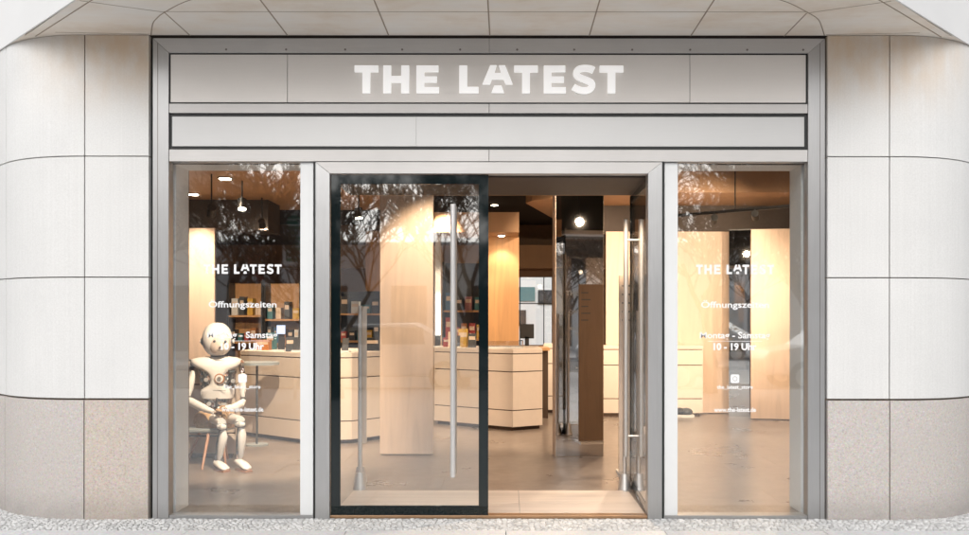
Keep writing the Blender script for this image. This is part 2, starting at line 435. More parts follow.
# soffit slabs as one sheet with thin joint grooves laid proud
e_ = -.002
q.prism([(XL - Yf + e_, Yf + e_), (XR + Yf - e_, Yf + e_), (XR - .012 - e_, .012), (XL + .012 + e_, .012)], ZS, ZS + .02, 'soffit')
q.prism([(XL - .40 + e_, .40), (XL - .012 + e_, .012), (XL + .3, .012), (XL + .3, .40)], ZS, ZS + .02, 'soffit')
q.prism([(XR + .40 - e_, .40), (XR - .3, .40), (XR - .3, .012), (XR + .012 - e_, .012)], ZS, ZS + .02, 'soffit')
def strip(x0, y0, x1, y1, w_=.006):
    a = Vector((x0, y0)); b = Vector((x1, y1)); n = (b - a).normalized(); n = Vector((-n.y, n.x)) * w_ / 2
    q.prism([tuple(a + n), tuple(b + n), tuple(b - n), tuple(a - n)], ZS - .0015, ZS + .01, 'joint')
jy = -.075 * D
for px in (286.8, 388.2, 489.6, 589.3, 691.1): strip((px - 506) * S, Yf + .02, (px - 506) * S, .02, .009)
for px in (189, 785): strip((px - 506) * S, jy + .02, (px - 506) * S, .02, .008)
strip((189 - 506) * S, jy, (785 - 506) * S, jy, .005)
for sg, c0, Rr in ((-1, -246 * S, 110 * S), (1, 208 * S, 111 * S)):
    pr = None
    ctl = [(-356, 2), (-341.4, -31.5), (-331.6, -47.8), (-316.1, -66.9), (-280.7, -99.5), (-230, -122), (-180, -130)] if sg < 0 else [(319, 2), (306, -27), (295.5, -47.8), (280.5, -65.6), (244.6, -99.5), (194, -122), (144, -130)]
    for p in catp(ctl, 5):
        p = (p[0] * S, max(p[1] * S, Yf + .005))
        if pr and p[1] > Yf + .01: strip(*pr, *p, .007)
        pr = p
    strip(sg * (316 if sg < 0 else 281) * S, -66 * S, c0 + sg * (Rr + .17), -.66 , .005)
    strip(c0 + sg * (Rr + .0), -.012, c0 + sg * (Rr + .62), -.05, .004)
# drip groove along the splayed edges
for sg, X in ((-1, XL), (1, XR)):
    strip(X - sg * .095 + sg * .04, .04, X + sg * Yf - sg * .095, Yf, .008)
q.build('soffit', t)

# ---------------------------------------------------------------- shopfront
SF = thing('shopfront', 'grey aluminium shopfront with glass doors and THE LATEST sign', 'shopfront')
Y0, Y1 = .020, .110
def X(px): return ax(px, Y0)
def Z(py): return az(py, Y0)
xo0, xo1, xi0, xi1 = X(152.5), X(825), X(168.5), X(808)
zt, zi = Z(38.5), Z(53)
zb = -.01
g = MB(); g.box(X(148), X(152.3), .05, .12, zb, ZS, 'gasket'); g.box(X(825.2), X(829.5), .05, .12, zb, ZS, 'gasket')
g.box(X(148), X(829.5), .045, .05, Z(38.3), ZS + .03, 'lintel'); g.box(X(149), X(829), .12, .14, Z(162), ZS, 'gasket'); g.build('shadow_gap', SF)
m = MB(); m.plate([(xo0, zb), (xi0, zb), (xi0, zi), (xo0, zt)], Y0, Y1, 'alu'); m.build('post', SF, bevel=.002)
m = MB(); m.box(X(157.2), X(157.8), Y0 - .0015, Y0 + .01, zb, Z(43.4), 'bolt'); m.build('groove', SF)
m = MB(); m.box(X(819.6), X(820.2), Y0 - .0015, Y0 + .01, zb, Z(43.4), 'bolt'); m.build('groove', SF)
m = MB(); m.plate([(xi1, zb), (xo1, zb), (xo1, zt), (xi1, zi)], Y0, Y1, 'alu'); m.build('post', SF, bevel=.002)
xm = X(489)
m = MB(); m.plate([(xo0 + .002, zt), (xi0 + .001, zi), (xm - .001, zi), (xm - .001, zt)], Y0, Y1, 'alu_h'); m.build('head_rail', SF, bevel=.0015)
m = MB(); m.plate([(xo1 - .002, zt), (xi1 - .001, zi), (xm + .001, zi), (xm + .001, zt)][::-1], Y0, Y1, 'alu_h'); m.build('head_rail', SF, bevel=.0015)
for px in (226, 286, 345, 402, 460, 517, 574, 632, 690, 747, 803):
    m = MB(); m.tube([(X(px), Y0 - .002, Z(49.8)), (X(px), Y0 + .004, Z(49.8))], .0075, 'bolt', 10); m.build('bolt', SF)
# fascia (sign) panel in three sheets, lower panel in two
gk = MB()
gk.box(X(168.7), X(807.8), Y0 + .016, Y0 + .05, Z(104), Z(53), 'gasket')
gk.box(X(168.7), X(807.8), Y0 + .016, Y0 + .05, Z(149.5), Z(114), 'gasket'); gk.build('gasket', SF)
m = MB()
for a, b_ in ((170, 286.7), (287.2, 689.7), (690.2, 806)):
    m.box(X(a), X(b_), Y0 + .008, Y0 + .03, Z(102.3), Z(54.6), 'panel')
sign = m.build('sign_panel', SF, bevel=.001)
m = MB()
for a, b_ in ((171.5, 415.95), (416.05, 804.5)):
    m.box(X(a), X(b_), Y0 + .008, Y0 + .03, Z(146.3), Z(116.6), 'panel2')
m.build('lower_panel', SF, bevel=.001)
for a, b_ in ((168.9, 488.8), (489.2, 807.6)):
    m = MB(); m.box(X(a), X(b_), Y0, Y1, Z(113.2), Z(104), 'alu_h'); m.build('crossbar', SF, bevel=.0015)
    m = MB(); m.box(X(a), X(b_), Y0, Y1, Z(161.5), Z(149.8), 'alu_h'); m.build('crossbar', SF, bevel=.0015)
# door frame (mitred)
dx0, dx1, di0, di1, dzt, dzi = X(315.5), X(662), X(329.8), X(647.8), Z(162.3), Z(173.8)
m = MB(); m.plate([(dx0, zb), (di0, zb), (di0, dzi), (dx0, dzt)], Y0 - .006, Y1, 'alu'); m.build('door_post', SF, bevel=.002)
m = MB(); m.plate([(di1, zb), (dx1, zb), (dx1, dzt), (di1, dzi)], Y0 - .006, Y1, 'alu'); m.build('door_post', SF, bevel=.002)
m = MB(); m.plate([(dx0 + .001, dzt), (di0 + .001, dzi), (di1 - .001, dzi), (dx1 - .001, dzt)], Y0 - .006, Y1, 'alu_h'); m.build('door_head', SF, bevel=.002)
m = MB(); m.box(X(313.4), X(315.3), .03, .1, zb, Z(162), 'gasket'); m.box(X(662.2), X(664.2), .03, .1, zb, Z(162), 'gasket')
m.box(X(315), X(663), Y0 + .004, .03, Z(162.2), Z(161.6), 'gasket'); m.build('gasket', SF)
m = MB(); m.box(X(168.7), X(313), .03, .14, -.01, .012, 'alu'); m.build('bottom_rail', SF)
m = MB(); m.box(X(664.4), X(807.6), .03, .14, -.01, .012, 'alu'); m.build('bottom_rail', SF)
m = MB(); m.box(di0, di1, .03, .12, -.01, .010, 'brass'); m.build('threshold_strip', SF, bevel=.002)

# lettering
def cat(pts, n=6):
    out = []
    P = [pts[0]] + pts + [pts[-1]]
    for i in range(1, len(P) - 2):
        for j in range(n):
            t_ = j / n
            out.append(tuple(.5 * ((2 * P[i][a]) + (-P[i-1][a] + P[i+1][a]) * t_ + (2*P[i-1][a] - 5*P[i][a] + 4*P[i+1][a] - P[i+2][a]) * t_**2 + (-P[i-1][a] + 3*P[i][a] - 3*P[i+1][a] + P[i+2][a]) * t_**3) for a in (0, 1)))
    out.append(pts[-1]); return out
def sign_letters(place, y0, y1, mat, scale_w=1):
    # letters in photo pixels of the big sign, mapped by place(x, y) -> (X, Z)
    mb = MB()
    def poly(ps): mb.plate([place(*p) for p in ps], y0, y1, mat)
    def rect(a, b_, c, d): poly([(a, c), (b_, c), (b_, d), (a, d)])
    T0, T1 = 65.2, 92.8; bar = 6.3; st = 7.6
    def T(a, b_):
        c = (a + b_) / 2; poly([(a, T0), (b_, T0), (b_, T0 + bar), (c + st/2, T0 + bar), (c + st/2, T1), (c - st/2, T1), (c - st/2, T0 + bar), (a, T0 + bar)])
    def E(a, b_):
        poly([(a, T0), (b_ - .5, T0), (b_ - .5, T0 + 6.1), (a + st, T0 + 6.1), (a + st, 76), (b_ - 2, 76), (b_ - 2, 82), (a + st, 82), (a + st, T1 - 6.1), (b_, T1 - 6.1), (b_, T1), (a, T1)])
    T(354.6, 378.0)
    poly([(383.3, T0), (391, T0), (391, 75.7), (401.3, 75.7), (401.3, T0), (409, T0), (409, T1), (401.3, T1), (401.3, 82.2), (391, 82.2), (391, T1), (383.3, T1)])
    E(416.5, 438.8)
    poly([(459.2, T0), (467, T0), (467, T1 - 6.3), (478.4, T1 - 6.3), (478.4, T1), (459.2, T1)])
    L = lambda x: 475 + x / 12.74
    H = lambda y_: 58 + y_ / 12.74
    poly([(L(193), H(88)), (L(272), H(88)), (L(243), H(186)), (L(330), H(186)), (L(302), H(88)), (L(380), H(88)), (L(478), H(330)), (L(390), H(330)), (L(362), H(266)), (L(212), H(266)), (L(188), H(330)), (L(92), H(330))])
    poly([(L(243), H(345)), (L(335), H(345)), (L(368), H(438)), (L(208), H(438))])
    T(514, 537.6); E(543.6, 565.6); T(599.4, 623)
    s_ = cat([(553, 134), (510, 116), (445, 110), (385, 122), (356, 158), (366, 198), (410, 224), (460, 242), (512, 266), (534, 302), (516, 344), (468, 364), (410, 362), (360, 346), (318, 322)], 5)
    s_ = [(545 + a / 11.4, 58 + b_ / 11.4) for a, b_ in s_]
    left, right = [], []
    hw = 3.25
    for i, p in enumerate(s_):
        a = s_[max(0, i - 1)]; b_ = s_[min(len(s_) - 1, i + 1)]
        dx, dy = b_[0] - a[0], b_[1] - a[1]; l = math.hypot(dx, dy)
        left.append((p[0] - dy / l * hw, p[1] + dx / l * hw)); right.append((p[0] + dy / l * hw, p[1] - dx / l * hw))
    for i in range(len(s_) - 1):
        poly([left[i], left[i + 1], right[i + 1], right[i]])
    return mb
lt = sign_letters(lambda x, y_: (X(x), Z(y_ + .9)), Y0 - .012, Y0 + .009, 'letter').build('lettering', sign)

# windows: glass, white surrounds and vinyl texts
def text_mesh(txt, size, cx, cz, y, name, parent, off=.0, width=None):
    cu = bpy.data.curves.new(name, 'FONT'); cu.body = txt; cu.size = size; cu.align_x = 'CENTER'; cu.offset = off; cu.resolution_u = 3
    to = bpy.data.objects.new('tmp', cu); COL.objects.link(to)
    dg = bpy.context.evaluated_depsgraph_get(); me = bpy.data.meshes.new_from_object(to.evaluated_get(dg))
    bpy.data.objects.remove(to)
    xs = [v.co.x for v in me.vertices]; w0 = max(xs) - min(xs); f = (width / w0) if width else 1
    ctr = (max(xs) + min(xs)) / 2
    for v in me.vertices: v.co = Vector(((v.co.x - ctr) * f + cx, y, v.co.y + cz))
    me.materials.clear(); me.materials.append(M['vinyl'])
    o = bpy.data.objects.new(name, me); COL.objects.link(o); o.parent = parent; return o
YG = .062
def window(x0, x1, z0, z1, txtpx):
    fr = MB(); e = .006
    fr.box(x0, x1, YG - .004, YG + .012, z1, z1 + .012, 'alu'); f2 = MB(); f2.box(x0 + .0, x1, YG - .004, YG + .012, z0 - .010, z0, 'alu')
    p = MB(); p.box(x0, x1, YG, YG + .008, z0, z1, 'glass'); wn = p.build('window', SF)
    fr.build('rail', wn); f2.build('rail', wn)
    yv = YG - .0016
    sc_ = (281.5 - 203.5) / (623 - 354.6)
    def place(x, y_): return (ax(txtpx + (x - 488.8) * sc_, YG), az(269.3 + (y_ - 79) * sc_ * 1.18, YG))
    sign_letters(place, yv, yv + .0012, 'vinyl').build('lettering', wn)
    a = lambda px: ax(px, YG)
    b_ = lambda py: az(py, YG)
    pw = S * 1.01
    c = txtpx
    text_mesh('Öffnungszeiten', .060, a(c), b_(307.5), yv, 'lettering', wn, .0010, 68 * pw)
    text_mesh('Montag - Samstag', .060, a(c), b_(338), yv, 'lettering', wn, .0012, 70 * pw)
    text_mesh('10 - 19 Uhr', .064, a(c), b_(349.6), yv, 'lettering', wn, .0026, 43 * pw)
    text_mesh('the_latest_store', .035, a(c), b_(388.5), yv, 'lettering', wn, .0008, 36 * pw)
    text_mesh('www.the-latest.de', .042, a(c), b_(411.5), yv, 'lettering', wn, .0012, 42 * pw)
    u = MB(); u.plate([(a(c - 27), b_(341.2)), (a(c + 27), b_(341.2)), (a(c + 27), b_(340.8)), (a(c - 27), b_(340.8))], yv, yv + .001, 'vinyl')
    u.build('underline', wn)
    ic = MB(); cx, cz, h, rr = a(c), b_(378.5), 4.3 * pw, 1.5 * pw; N = 6
    def rr_poly(h, rr):
        out = []
        for qx, qz, a0 in ((1, 1, 0), (-1, 1, 90), (-1, -1, 180), (1, -1, 270)):
            for i in range(N + 1):
                an = R(a0 + 90 * i / N); out.append((cx + qx * (h - rr) + rr * math.cos(an), cz + qz * (h - rr) + rr * math.sin(an)))
        return out
    def ring(o_, i_):
        n = len(o_)
        vs = [(p[0], yv, p[1]) for p in o_] + [(p[0], yv, p[1]) for p in i_]
        ic.add(vs, [(i, (i + 1) % n, n + (i + 1) % n, n + i) for i in range(n)], 'vinyl')
    n = 4 * (N + 1)
    circ = lambda r_: [(cx + r_ * math.cos(2 * math.pi * i / n + .8), cz + r_ * math.sin(2 * math.pi * i / n + .8)) for i in range(n)]
    o1 = rr_poly(h, rr); c1 = circ(h * .56)
    ring(o1, c1); ring(circ(h * .44), circ(h * .01))
    ic.build('emblem', wn)
    return wn
window(X(168.9), ax(300, .05), Z(515.6), Z(161.7), 242.6)
window(ax(678, .05), X(807.6), Z(515.6), Z(161.7), 735)
# white boxed surrounds just behind the glass
def surround(jx, front0, front1, xa, xb, side):
    m = MB()
    z_s = CZ + 158.6 * S
    m.box(min(jx, jx + side * .03), max(jx, jx + side * .03), .145, .40, .004, z_s, 'board')
    m.build('window_surround', SF)
    m = MB(); m.box(xa, xb, .145, .40, z_s, z_s + .05, 'board'); m.build('window_surround', SF)
    m = MB(); m.box(front0, front1, .045, .40, .004, Z(161.8), 'white'); m.build('white_pilaster', SF, bevel=.003)
surround(-338 * S, ax(300.2, .045), ax(313.3, .045), X(160), ax(300, .145), -1)
surround(302 * S, ax(664.4, .045), ax(677.8, .045), ax(678.2, .145), X(815), 1)
# inner returns behind the outer posts (brown reveal) 
m = MB(); m.box(-357 * S, -338 * S - .031, .42, .50, 0, ZS, 'wallin'); m.box(302 * S + .031, 321 * S, .42, .50, 0, ZS, 'wallin'); m.build('inner_return', SF)

# doors
def door_leaf(wd, hinge_x, Yd, ang, label=None):
    """leaf in local x 0..wd (0 = hinge)"""
    z0, z1 = .012, Z(174.3)
    bw_h, bw_b, bw_t = 9.6 * S, 9.5 * S, 9.5 * S
    m = MB(); t_ = .012
    def ring():
        m.box(0, wd, -t_ / 2, t_ / 2, z0, z0 + bw_b, 'frit'); m.box(0, wd, -t_ / 2, t_ / 2, z1 - bw_t, z1, 'frit')
        m.box(0, bw_h, -t_ / 2, t_ / 2, z0 + bw_b, z1 - bw_t, 'frit'); m.box(wd - bw_h, wd, -t_ / 2, t_ / 2, z0 + bw_b, z1 - bw_t, 'frit')
    ring()
    d = m.build('glass_door', SF)
    g = MB(); g.box(bw_h, wd - bw_h, -.004, .004, z0 + bw_b, z1 - bw_t, 'dglass'); g.build('pane', d)
    hx = wd - 35 * S; r = 2.9 * S
    zt_, zb_ = Z(205), Z(476)
    for sy in (-1, 1):
        h = MB(); h.tube([(hx, sy * .062, zb_), (hx, sy * .062, zt_)], r, 'steel', 20)
        for zz in (zt_ - .16, zb_ + .16): h.tube([(hx, sy * .004, zz), (hx, sy * .062, zz)], .009, 'steel', 10)
        ho = h.build('handle', d, smooth=True)
    d.location = (hinge_x, Yd, 0); d.rotation_euler = (0, 0, ang)
    return d
door_leaf(X(488.3) - X(330.3), X(330.3), .045, 0)
d2 = door_leaf(X(488.3) - X(330.3), X(647.3) + .012, .075, R(180 - 91.5))
# ---------------------------------------------------------------- interior shell
ZC = 3.35
def poly_sheet(name, pts, z, th, mat, kind=True):
    m = MB(); m.prism(pts, z, z + th, mat); o = m.build(name)
    if kind: struct(o)
    return o
room = [(-2.43, .35), (-3.2, .55), (-7.3, 4.6), (-7.3, 13.2), (7.2, 13.2), (7.2, 4.6), (2.95, .45), (2.1, .35)]
m = MB(); m.box(-7.4, 7.3, 1.0, 13.4, -.05, 0.0, 'floor'); m.box(-2.6, di0 - .0, .12, 1.0, -.05, 0.0, 'floor'); m.box(di1, 2.3, .12, 1.0, -.05, 0.0, 'floor')
struct(m.build('shop_floor'))
m = MB(); xx = di0
while xx < di1 - .01:
    x2 = min(xx + 1.30, di1)
    for (a, b_) in ((.122, .50), (.504, .996)): m.box(xx + .002, x2 - .002, a, b_, -.05, 0.003, 'thresh')
    xx = x2
m.box(di0, di1, .12, 1.0, -.05, -.001, 'mortar')
struct(m.build('threshold_floor', bevel=.001))
m = MB(); m.prism(room, ZC, ZC + .1, 'ceil'); struct(m.build('ceiling'))
m = MB()
zl = CZ + 145 * S
m.box(di0 - .03, di1 + .03, .115, 1.0, zl, zl + .9, 'lintel')
m.box(di0 - .03, di1 + .03, 1.002, 1.02, zl, zl + .2, 'island')
struct(m.build('entrance_lintel'))
# interior walls
def wall_run(pts, mat, z0=0, z1=ZC, th=.1):
    m = MB()
    for a, b_ in zip(pts[:-1], pts[1:]):
        a = Vector(a); b_ = Vector(b_); n = (b_ - a).normalized(); n = Vector((-n.y, n.x)) * th
        m.prism([tuple(a), tuple(b_), tuple(b_ + n), tuple(a + n)], z0, z1, mat)
    return m
wl = wall_run([room[3], room[2], room[1], (-2.36, .42)][::-1], 'wallin', th=-.1)
struct(wl.build('interior_wall'))
wr = wall_run([(2.16, .42), room[6], room[5], room[4]], 'wallin', th=-.1)
struct(wr.build('interior_wall'))
YB = 13.0
bx0, bx1 = ax(519, YB), ax(552, YB)
bz0, bz1 = az(345, YB), az(277, YB)
m = MB()
m.box(-7.4, bx0, YB, YB + .15, 0, ZC, 'wallin'); m.box(bx1, 7.3, YB, YB + .15, 0, ZC, 'wallin')
m.box(bx0, bx1, YB, YB + .15, 0, bz0, 'wallin'); m.box(bx0, bx1, YB, YB + .15, bz1, ZC, 'wallin')
struct(m.build('back_wall'))
t = thing('back_window', 'rear shop window looking out on a bright grey yard', 'window')
m = MB(); m.box(bx0, bx1, YB + .05, YB + .06, bz0, bz1, 'glass'); m.build('pane', t)
m = MB()
for px in (519.6, 543.5): m.box(ax(px, YB), ax(px + .9, YB), YB + .02, YB + .09, bz0, bz1, 'black')
m.box(bx0, bx1, YB + .02, YB + .09, az(304, YB), az(303, YB), 'black'); m.build('frame', t)
t = thing('rear_building', 'pale rendered building with teal shutters seen through the rear window', 'building')
m = MB(); m.box(-12, 14, 24, 30, -.1, 12, 'opp2'); m.build('wall', t)
Yr = 23.95
for (a, b_, c, d, mt) in ((517, 535, 287, 301, 'teal'), (538, 552, 290, 304, 'winglass'), (515, 526, 310, 326, 'winglass')):
    m = MB(); m.box(ax(a, Yr), ax(b_, Yr), Yr, 24, az(d, Yr), az(c, Yr), mt); m.build('window', t)

# brown dropped ceiling pieces
def island(poly, z0, z1, mat='island'):
    m = MB(); m.prism(poly, z0, z1, mat); return struct(m.build('dropped_ceiling'))
island([(-5.2, 2.9), (-3.9, 1.6), (-1.5, 1.6), (-1.1, 2.0), (-1.1, 7.0), (-1.6, 7.5), (-5.2, 7.5)], 3.0, ZC - .01)
tip = [at(527, 0, 6.9).x, 6.9]
island([(.28, 6.7), (.36, 6.45), (.6, 6.2), (.95, 5.9), (2.0, 5.9), (2.0, 9.6), (.93, 9.3)], 3.0, ZC - .01)
island([(2.2, 5.6), (6.6, 5.6), (6.6, 8.2), (2.4, 8.2)], 3.0, ZC - .01)
# bulkheads
m = MB(); m.box(ax(432, 6.6), ax(519, 6.6), 6.6, 7.5, 2.58, 2.86, 'island'); struct(m.build('bulkhead'))
m = MB(); m.box(-5.6, ax(268, 6.35), 6.35, 7.0, 2.585, 3.0, 'lintel'); struct(m.build('bulkhead'))
m = MB(); m.box(-6, 6, YB - .5, YB, az(268, YB - .5), az(245, YB - .5), 'island'); struct(m.build('bulkhead'))
m = MB(); m.box(ax(604, 6.9), 7.0, 6.97, 7.6, 2.585, 3.0, 'lintel'); struct(m.build('bulkhead'))

# ---------------------------------------------------------------- plywood and mirror panels
def panel(px0, px1, Y, ztop, mat, label, rot=0, th=.05, z0=.012, px_by=None):
    xa, xb = ax(px0, Y), ax(px1, Y)
    w_ = xb - xa
    m = MB(); m.box(0, w_, 0, th, z0, ztop, mat)
    o = m.build('plywood_panel', bevel=.002); o.location = (xa, Y, 0); o.rotation_euler = (0, 0, rot)
    return tag(o, label, 'panel', 'tall plywood panels')
panel(380, 433, 2.87, 2.60, 'ply', 'tall pale plywood panel directly behind the closed glass door', th=.07)
panel(130, 214.5, 6.1, 2.585, 'ply', 'tall plywood panel behind the seated robot in the left window')
panel(606, 729.3, 6.9, 2.62, 'ply', 'broad plywood wall panel behind the drawer counter, left of the mirror strip', th=.06)
panel(751, 850, 6.15, az(229, 6.15), 'ply', 'tall plywood panel right of the mirror strip in the right window', rot=R(-9))
panel(484, 519, 7.3, 2.58, 'ply2', 'orange brown wooden column panel behind the angled counter')
panel(434, 442, 8.0, 2.5, 'ply', 'slim plywood strip seen right of the big plywood panel')
panel(365.5, 381, 8.3, az(231, 8.3), 'ply2', 'dim brown panel seen left of the big plywood panel', z0=az(291, 8.3))
# mirror panels
t = thing('mirror_panel', 'tall mirror panel with a pale wooden edge in the doorway', 'mirror', loc=(ax(555.5, 2.76), 2.76, 0))
m = MB(); m.box(0, .48, .003, .20, .0, 2.62, 'ply'); m.build('wooden_body', t)
m = MB(); m.box(.004, .478, -.003, .003, .006, 2.60, 'mirror'); m.build('mirror_glass', t)
t.rotation_euler = (0, 0, R(5.5))
t = thing('mirror_panel', 'narrow mirror strip between two plywood panels in the right window', 'mirror', loc=(ax(729, 6.55), 6.55, 0))
m = MB(); m.box(0, .34, .003, .05, 0, 2.62, 'black'); m.build('backing', t)
m = MB(); m.box(0, .335, -.003, .003, 0, 2.60, 'mirror'); m.build('mirror_glass', t); t.rotation_euler = (0, 0, R(-13.8))

# ---------------------------------------------------------------- counters
def counter(poly, label, ztop=.99):
    t = thing('display_counter', label, 'counter', 'pale counters with dark grooves')
    n = len(poly); P = [Vector(p) for p in poly]; c = sum(P, Vector((0, 0))) / n
    def ins(d): return [tuple(p + (c - p).normalized() * d) for p in P]
    body = MB(); gr = MB()
    lv = [.045, .24, .252, .71, .722, .928, .940, ztop]
    for a, b_ in ((0, 1), (2, 3), (4, 5), (6, 7)): body.prism([tuple(p) for p in P], lv[a], lv[b_], 'counter')
    for a, b_ in ((1, 2), (3, 4), (5, 6)): gr.prism(ins(.012), lv[a], lv[b_], 'groove')
    body.build('body', t, bevel=.002); gr.build('groove', t)
    m = MB(); m.prism(ins(.05), 0, .045, 'groove'); m.build('plinth', t)
    return t
def pt(px, Y): return (ax(px, Y), Y)
counter([pt(434, 5.62), pt(513, 4.86), pt(542.5, 5.10), pt(538, 6.3), pt(440, 6.5)][::1], 'angled pale counter with three dark grooves behind the doorway')
counter([pt(240, 4.45), pt(312, 3.62), pt(352, 3.72), pt(384, 4.1), pt(378, 5.3), pt(262, 5.4)], 'long pale counter slanting behind the left window and closed door')
counter([pt(150, 2.72), pt(236, 2.66), pt(240, 3.1), pt(160, 3.2)], 'low pale counter right behind the seated robot', .80)
counter([pt(590, 6.56), pt(703, 6.56), pt(700, 6.88), pt(594, 6.88)], 'pale drawer counter against the plywood wall in the right window')
counter([pt(543.5, 7.0), pt(556, 7.0), pt(556, 7.8), pt(544, 7.8)], 'narrow pale counter piece glimpsed beside the mirror panel')
m = MB(); m.box(ax(523, 6.2), ax(550, 6.2), 6.2, 7.0, .93, .965, 'ply2'); m.box(ax(541, 6.2), ax(548.5, 6.2), 6.3, 6.9, 0, .93, 'groove')
tag(m.build('side_table'), 'brown wooden side table just behind the angled counter', 'table')
# glass display case on the counter
t = thing('display_case', 'low clear display case standing on the angled counter', 'display case')
cx0, cx1, cy0, cy1 = ax(489, 5.35), ax(523, 5.35), 5.2, 5.75
m = MB(); m.box(cx0, cx1, cy0, cy1, .992, 1.01, 'white'); m.build('base', t)
m = MB(); m.box(cx0, cx1, cy0, cy1, 1.01, 1.085, 'acrylic'); m.build('cover', t)

# ---------------------------------------------------------------- security gates at the vestibule's inner edge
def gate(x, y, ang, label, h, w_):
    t = thing('security_gate', label, 'security gate', 'clear security gates', (x, y, 0))
    m = MB()
    for sx in (-1, 1):
        m = MB(); m.tube([(sx * w_ / 2, 0, .11), (sx * w_ / 2, 0, h)], .017, 'steel', 14); m.build('post', t, smooth=True)
        m = MB(); m.tube([(sx * w_ / 2, 0, 0), (sx * w_ / 2, 0, .13)], [.055, .032], 'steel', 16); m.build('base', t, smooth=True)
    m = MB(); m.box(-w_ / 2, w_ / 2, -.006, .006, .13, h - .01, 'acrylic'); m.build('panel', t)
    t.rotation_euler = (0, 0, ang); return t
gate(ax(632.5, 1.04), 1.05, R(8), 'clear security gate with two steel posts beside the open door', 1.42, .125)
tg = gate(ax(359, 1.15), 1.22, R(98.5), 'clear security gate seen edge on behind the closed glass door', 1.46, .32)
m = MB(); m.box(-.135, .135, -.052, -.008, .36, 1.455, 'cream'); m.build('insert', tg)
# freestanding info board
t = thing('info_board', 'tall cream board with rows of fine print behind the open door', 'board')
yb = 1.78
m = MB(); m.box(ax(619, yb), ax(656, yb), yb, yb + .015, .02, az(275, yb), 'cream'); m.box(ax(619, yb), ax(656, yb), yb + .0155, yb + .03, .02, az(275, yb), 'boardback'); m.build('board', t, bevel=.003)
m = MB()
for i in range(5):
    zz = az(275, yb) - .10 - i * .075
    for yy_ in (yb - .0012, yb + .0302):
        m.box(ax(622, yb), ax(622 + random.choice((9, 12, 16)), yb), yy_, yy_ + .001, zz, zz + .012, 'dark')
m.build('print', t)
m = MB(); m.box(ax(618, yb), ax(657, yb), yb - .12, yb + .15, 0, .02, 'steel'); m.build('foot', t)

# ---------------------------------------------------------------- shelves and goods
def box_item(name, x0, x1, y0, y1, z0, z1, mat, label, cat, group=None):
    m = MB(); m.box(x0, x1, y0, y1, z0, z1, mat); m.box(x0 + .01, x1 - .01, y0 - .001, y0, z0 + (z1 - z0) * .55, z0 + (z1 - z0) * .8, 'cream')
    return tag(m.build(name, bevel=.003), label, cat, group)
def shelf(px0, px1, Y, zs, ztop, backmat, label):
    t = thing('display_shelf', label, 'shelf')
    x0, x1 = ax(px0, Y), ax(px1, Y)
    m = MB(); m.box(x0, x1, Y + .34, Y + .37, .0, ztop, backmat); m.build('back', t)
    for z in zs:
        m = MB(); m.box(x0, x1, Y, Y + .34, z - .03, z, 'ply2'); m.build('board', t)
    for xx_ in (x0, x1):
        m = MB(); m.box(xx_ - .015, xx_ + .015, Y, Y + .36, 0, ztop, 'black'); m.build('side', t)
    return t
names = {'red': 'red', 'blue': 'blue', 'teal': 'teal', 'yellow': 'yellow', 'orange': 'orange', 'pink': 'pink', 'black': 'black', 'white': 'white', 'cream': 'cream', 'dark': 'dark grey'}
used = {}
def goods(px0, px1, Y, z, place, mats, hmin=.12, hmax=.3):
    x0, x1 = ax(px0, Y), ax(px1, Y); n = len(mats); w_ = (x1 - x0) / n
    for i, mt in enumerate(mats):
        h = random.uniform(hmin, hmax); a = x0 + i * w_ + .02; b_ = a + w_ * random.uniform(.6, .85)
        pos = ('at its left end' if i == 0 else 'at its right end' if i == n - 1 else 'right after the %s one' % names[mats[i - 1]])
        box_item('product_box', a, b_, Y + .06, Y + .25, z + .001, z + h, mt, '%s box on %s, %s' % (names[mt], place, pos), 'box', 'goods on the shelves')
Yl = 8.4
shelf(228, 262, Yl, [.55, 1.0, 1.42], az(283, Yl), 'ply2', 'wooden goods shelf left in the depth of the left window')
goods(229, 261, Yl, 1.42, 'the left goods shelf top', ['white', 'dark', 'yellow', 'cream'])
goods(229, 261, Yl, 1.0, 'the left goods shelf middle', ['black', 'teal', 'red', 'orange', 'dark'])
shelf(264.5, 300, Yl - .2, [.55, .98, 1.36], az(283, Yl - .2), 'ply2', 'wooden goods shelf right in the depth of the left window')
goods(265, 299, Yl - .2, 1.36, 'the right goods shelf top', ['teal', 'cream', 'dark', 'yellow'], .15, .34)
goods(265, 299, Yl - .2, .98, 'the right goods shelf middle', ['dark', 'blue', 'orange', 'black', 'white'])
shelf(337, 381, 8.2, [.6, 1.02, 1.45], az(291, 8.2), 'dark', 'dark goods shelf behind the closed door, left of the big panel')
goods(339, 380, 8.2, 1.02, 'the dark shelf middle', ['red', 'black', 'teal', 'yellow', 'dark'])
goods(339, 380, 8.2, 1.45, 'the dark shelf top', ['dark', 'white', 'teal', 'black'])
shelf(443, 484, 8.2, [.62, 1.05, 1.5], az(262, 8.2), 'dark', 'tall goods shelf behind the door handle')
goods(444, 483, 8.2, 1.5, 'the tall shelf top', ['blue', 'dark', 'pink', 'teal'], .15, .3)
goods(444, 483, 8.2, 1.05, 'the tall shelf middle', ['red', 'pink', 'orange', 'red', 'yellow'], .18, .36)
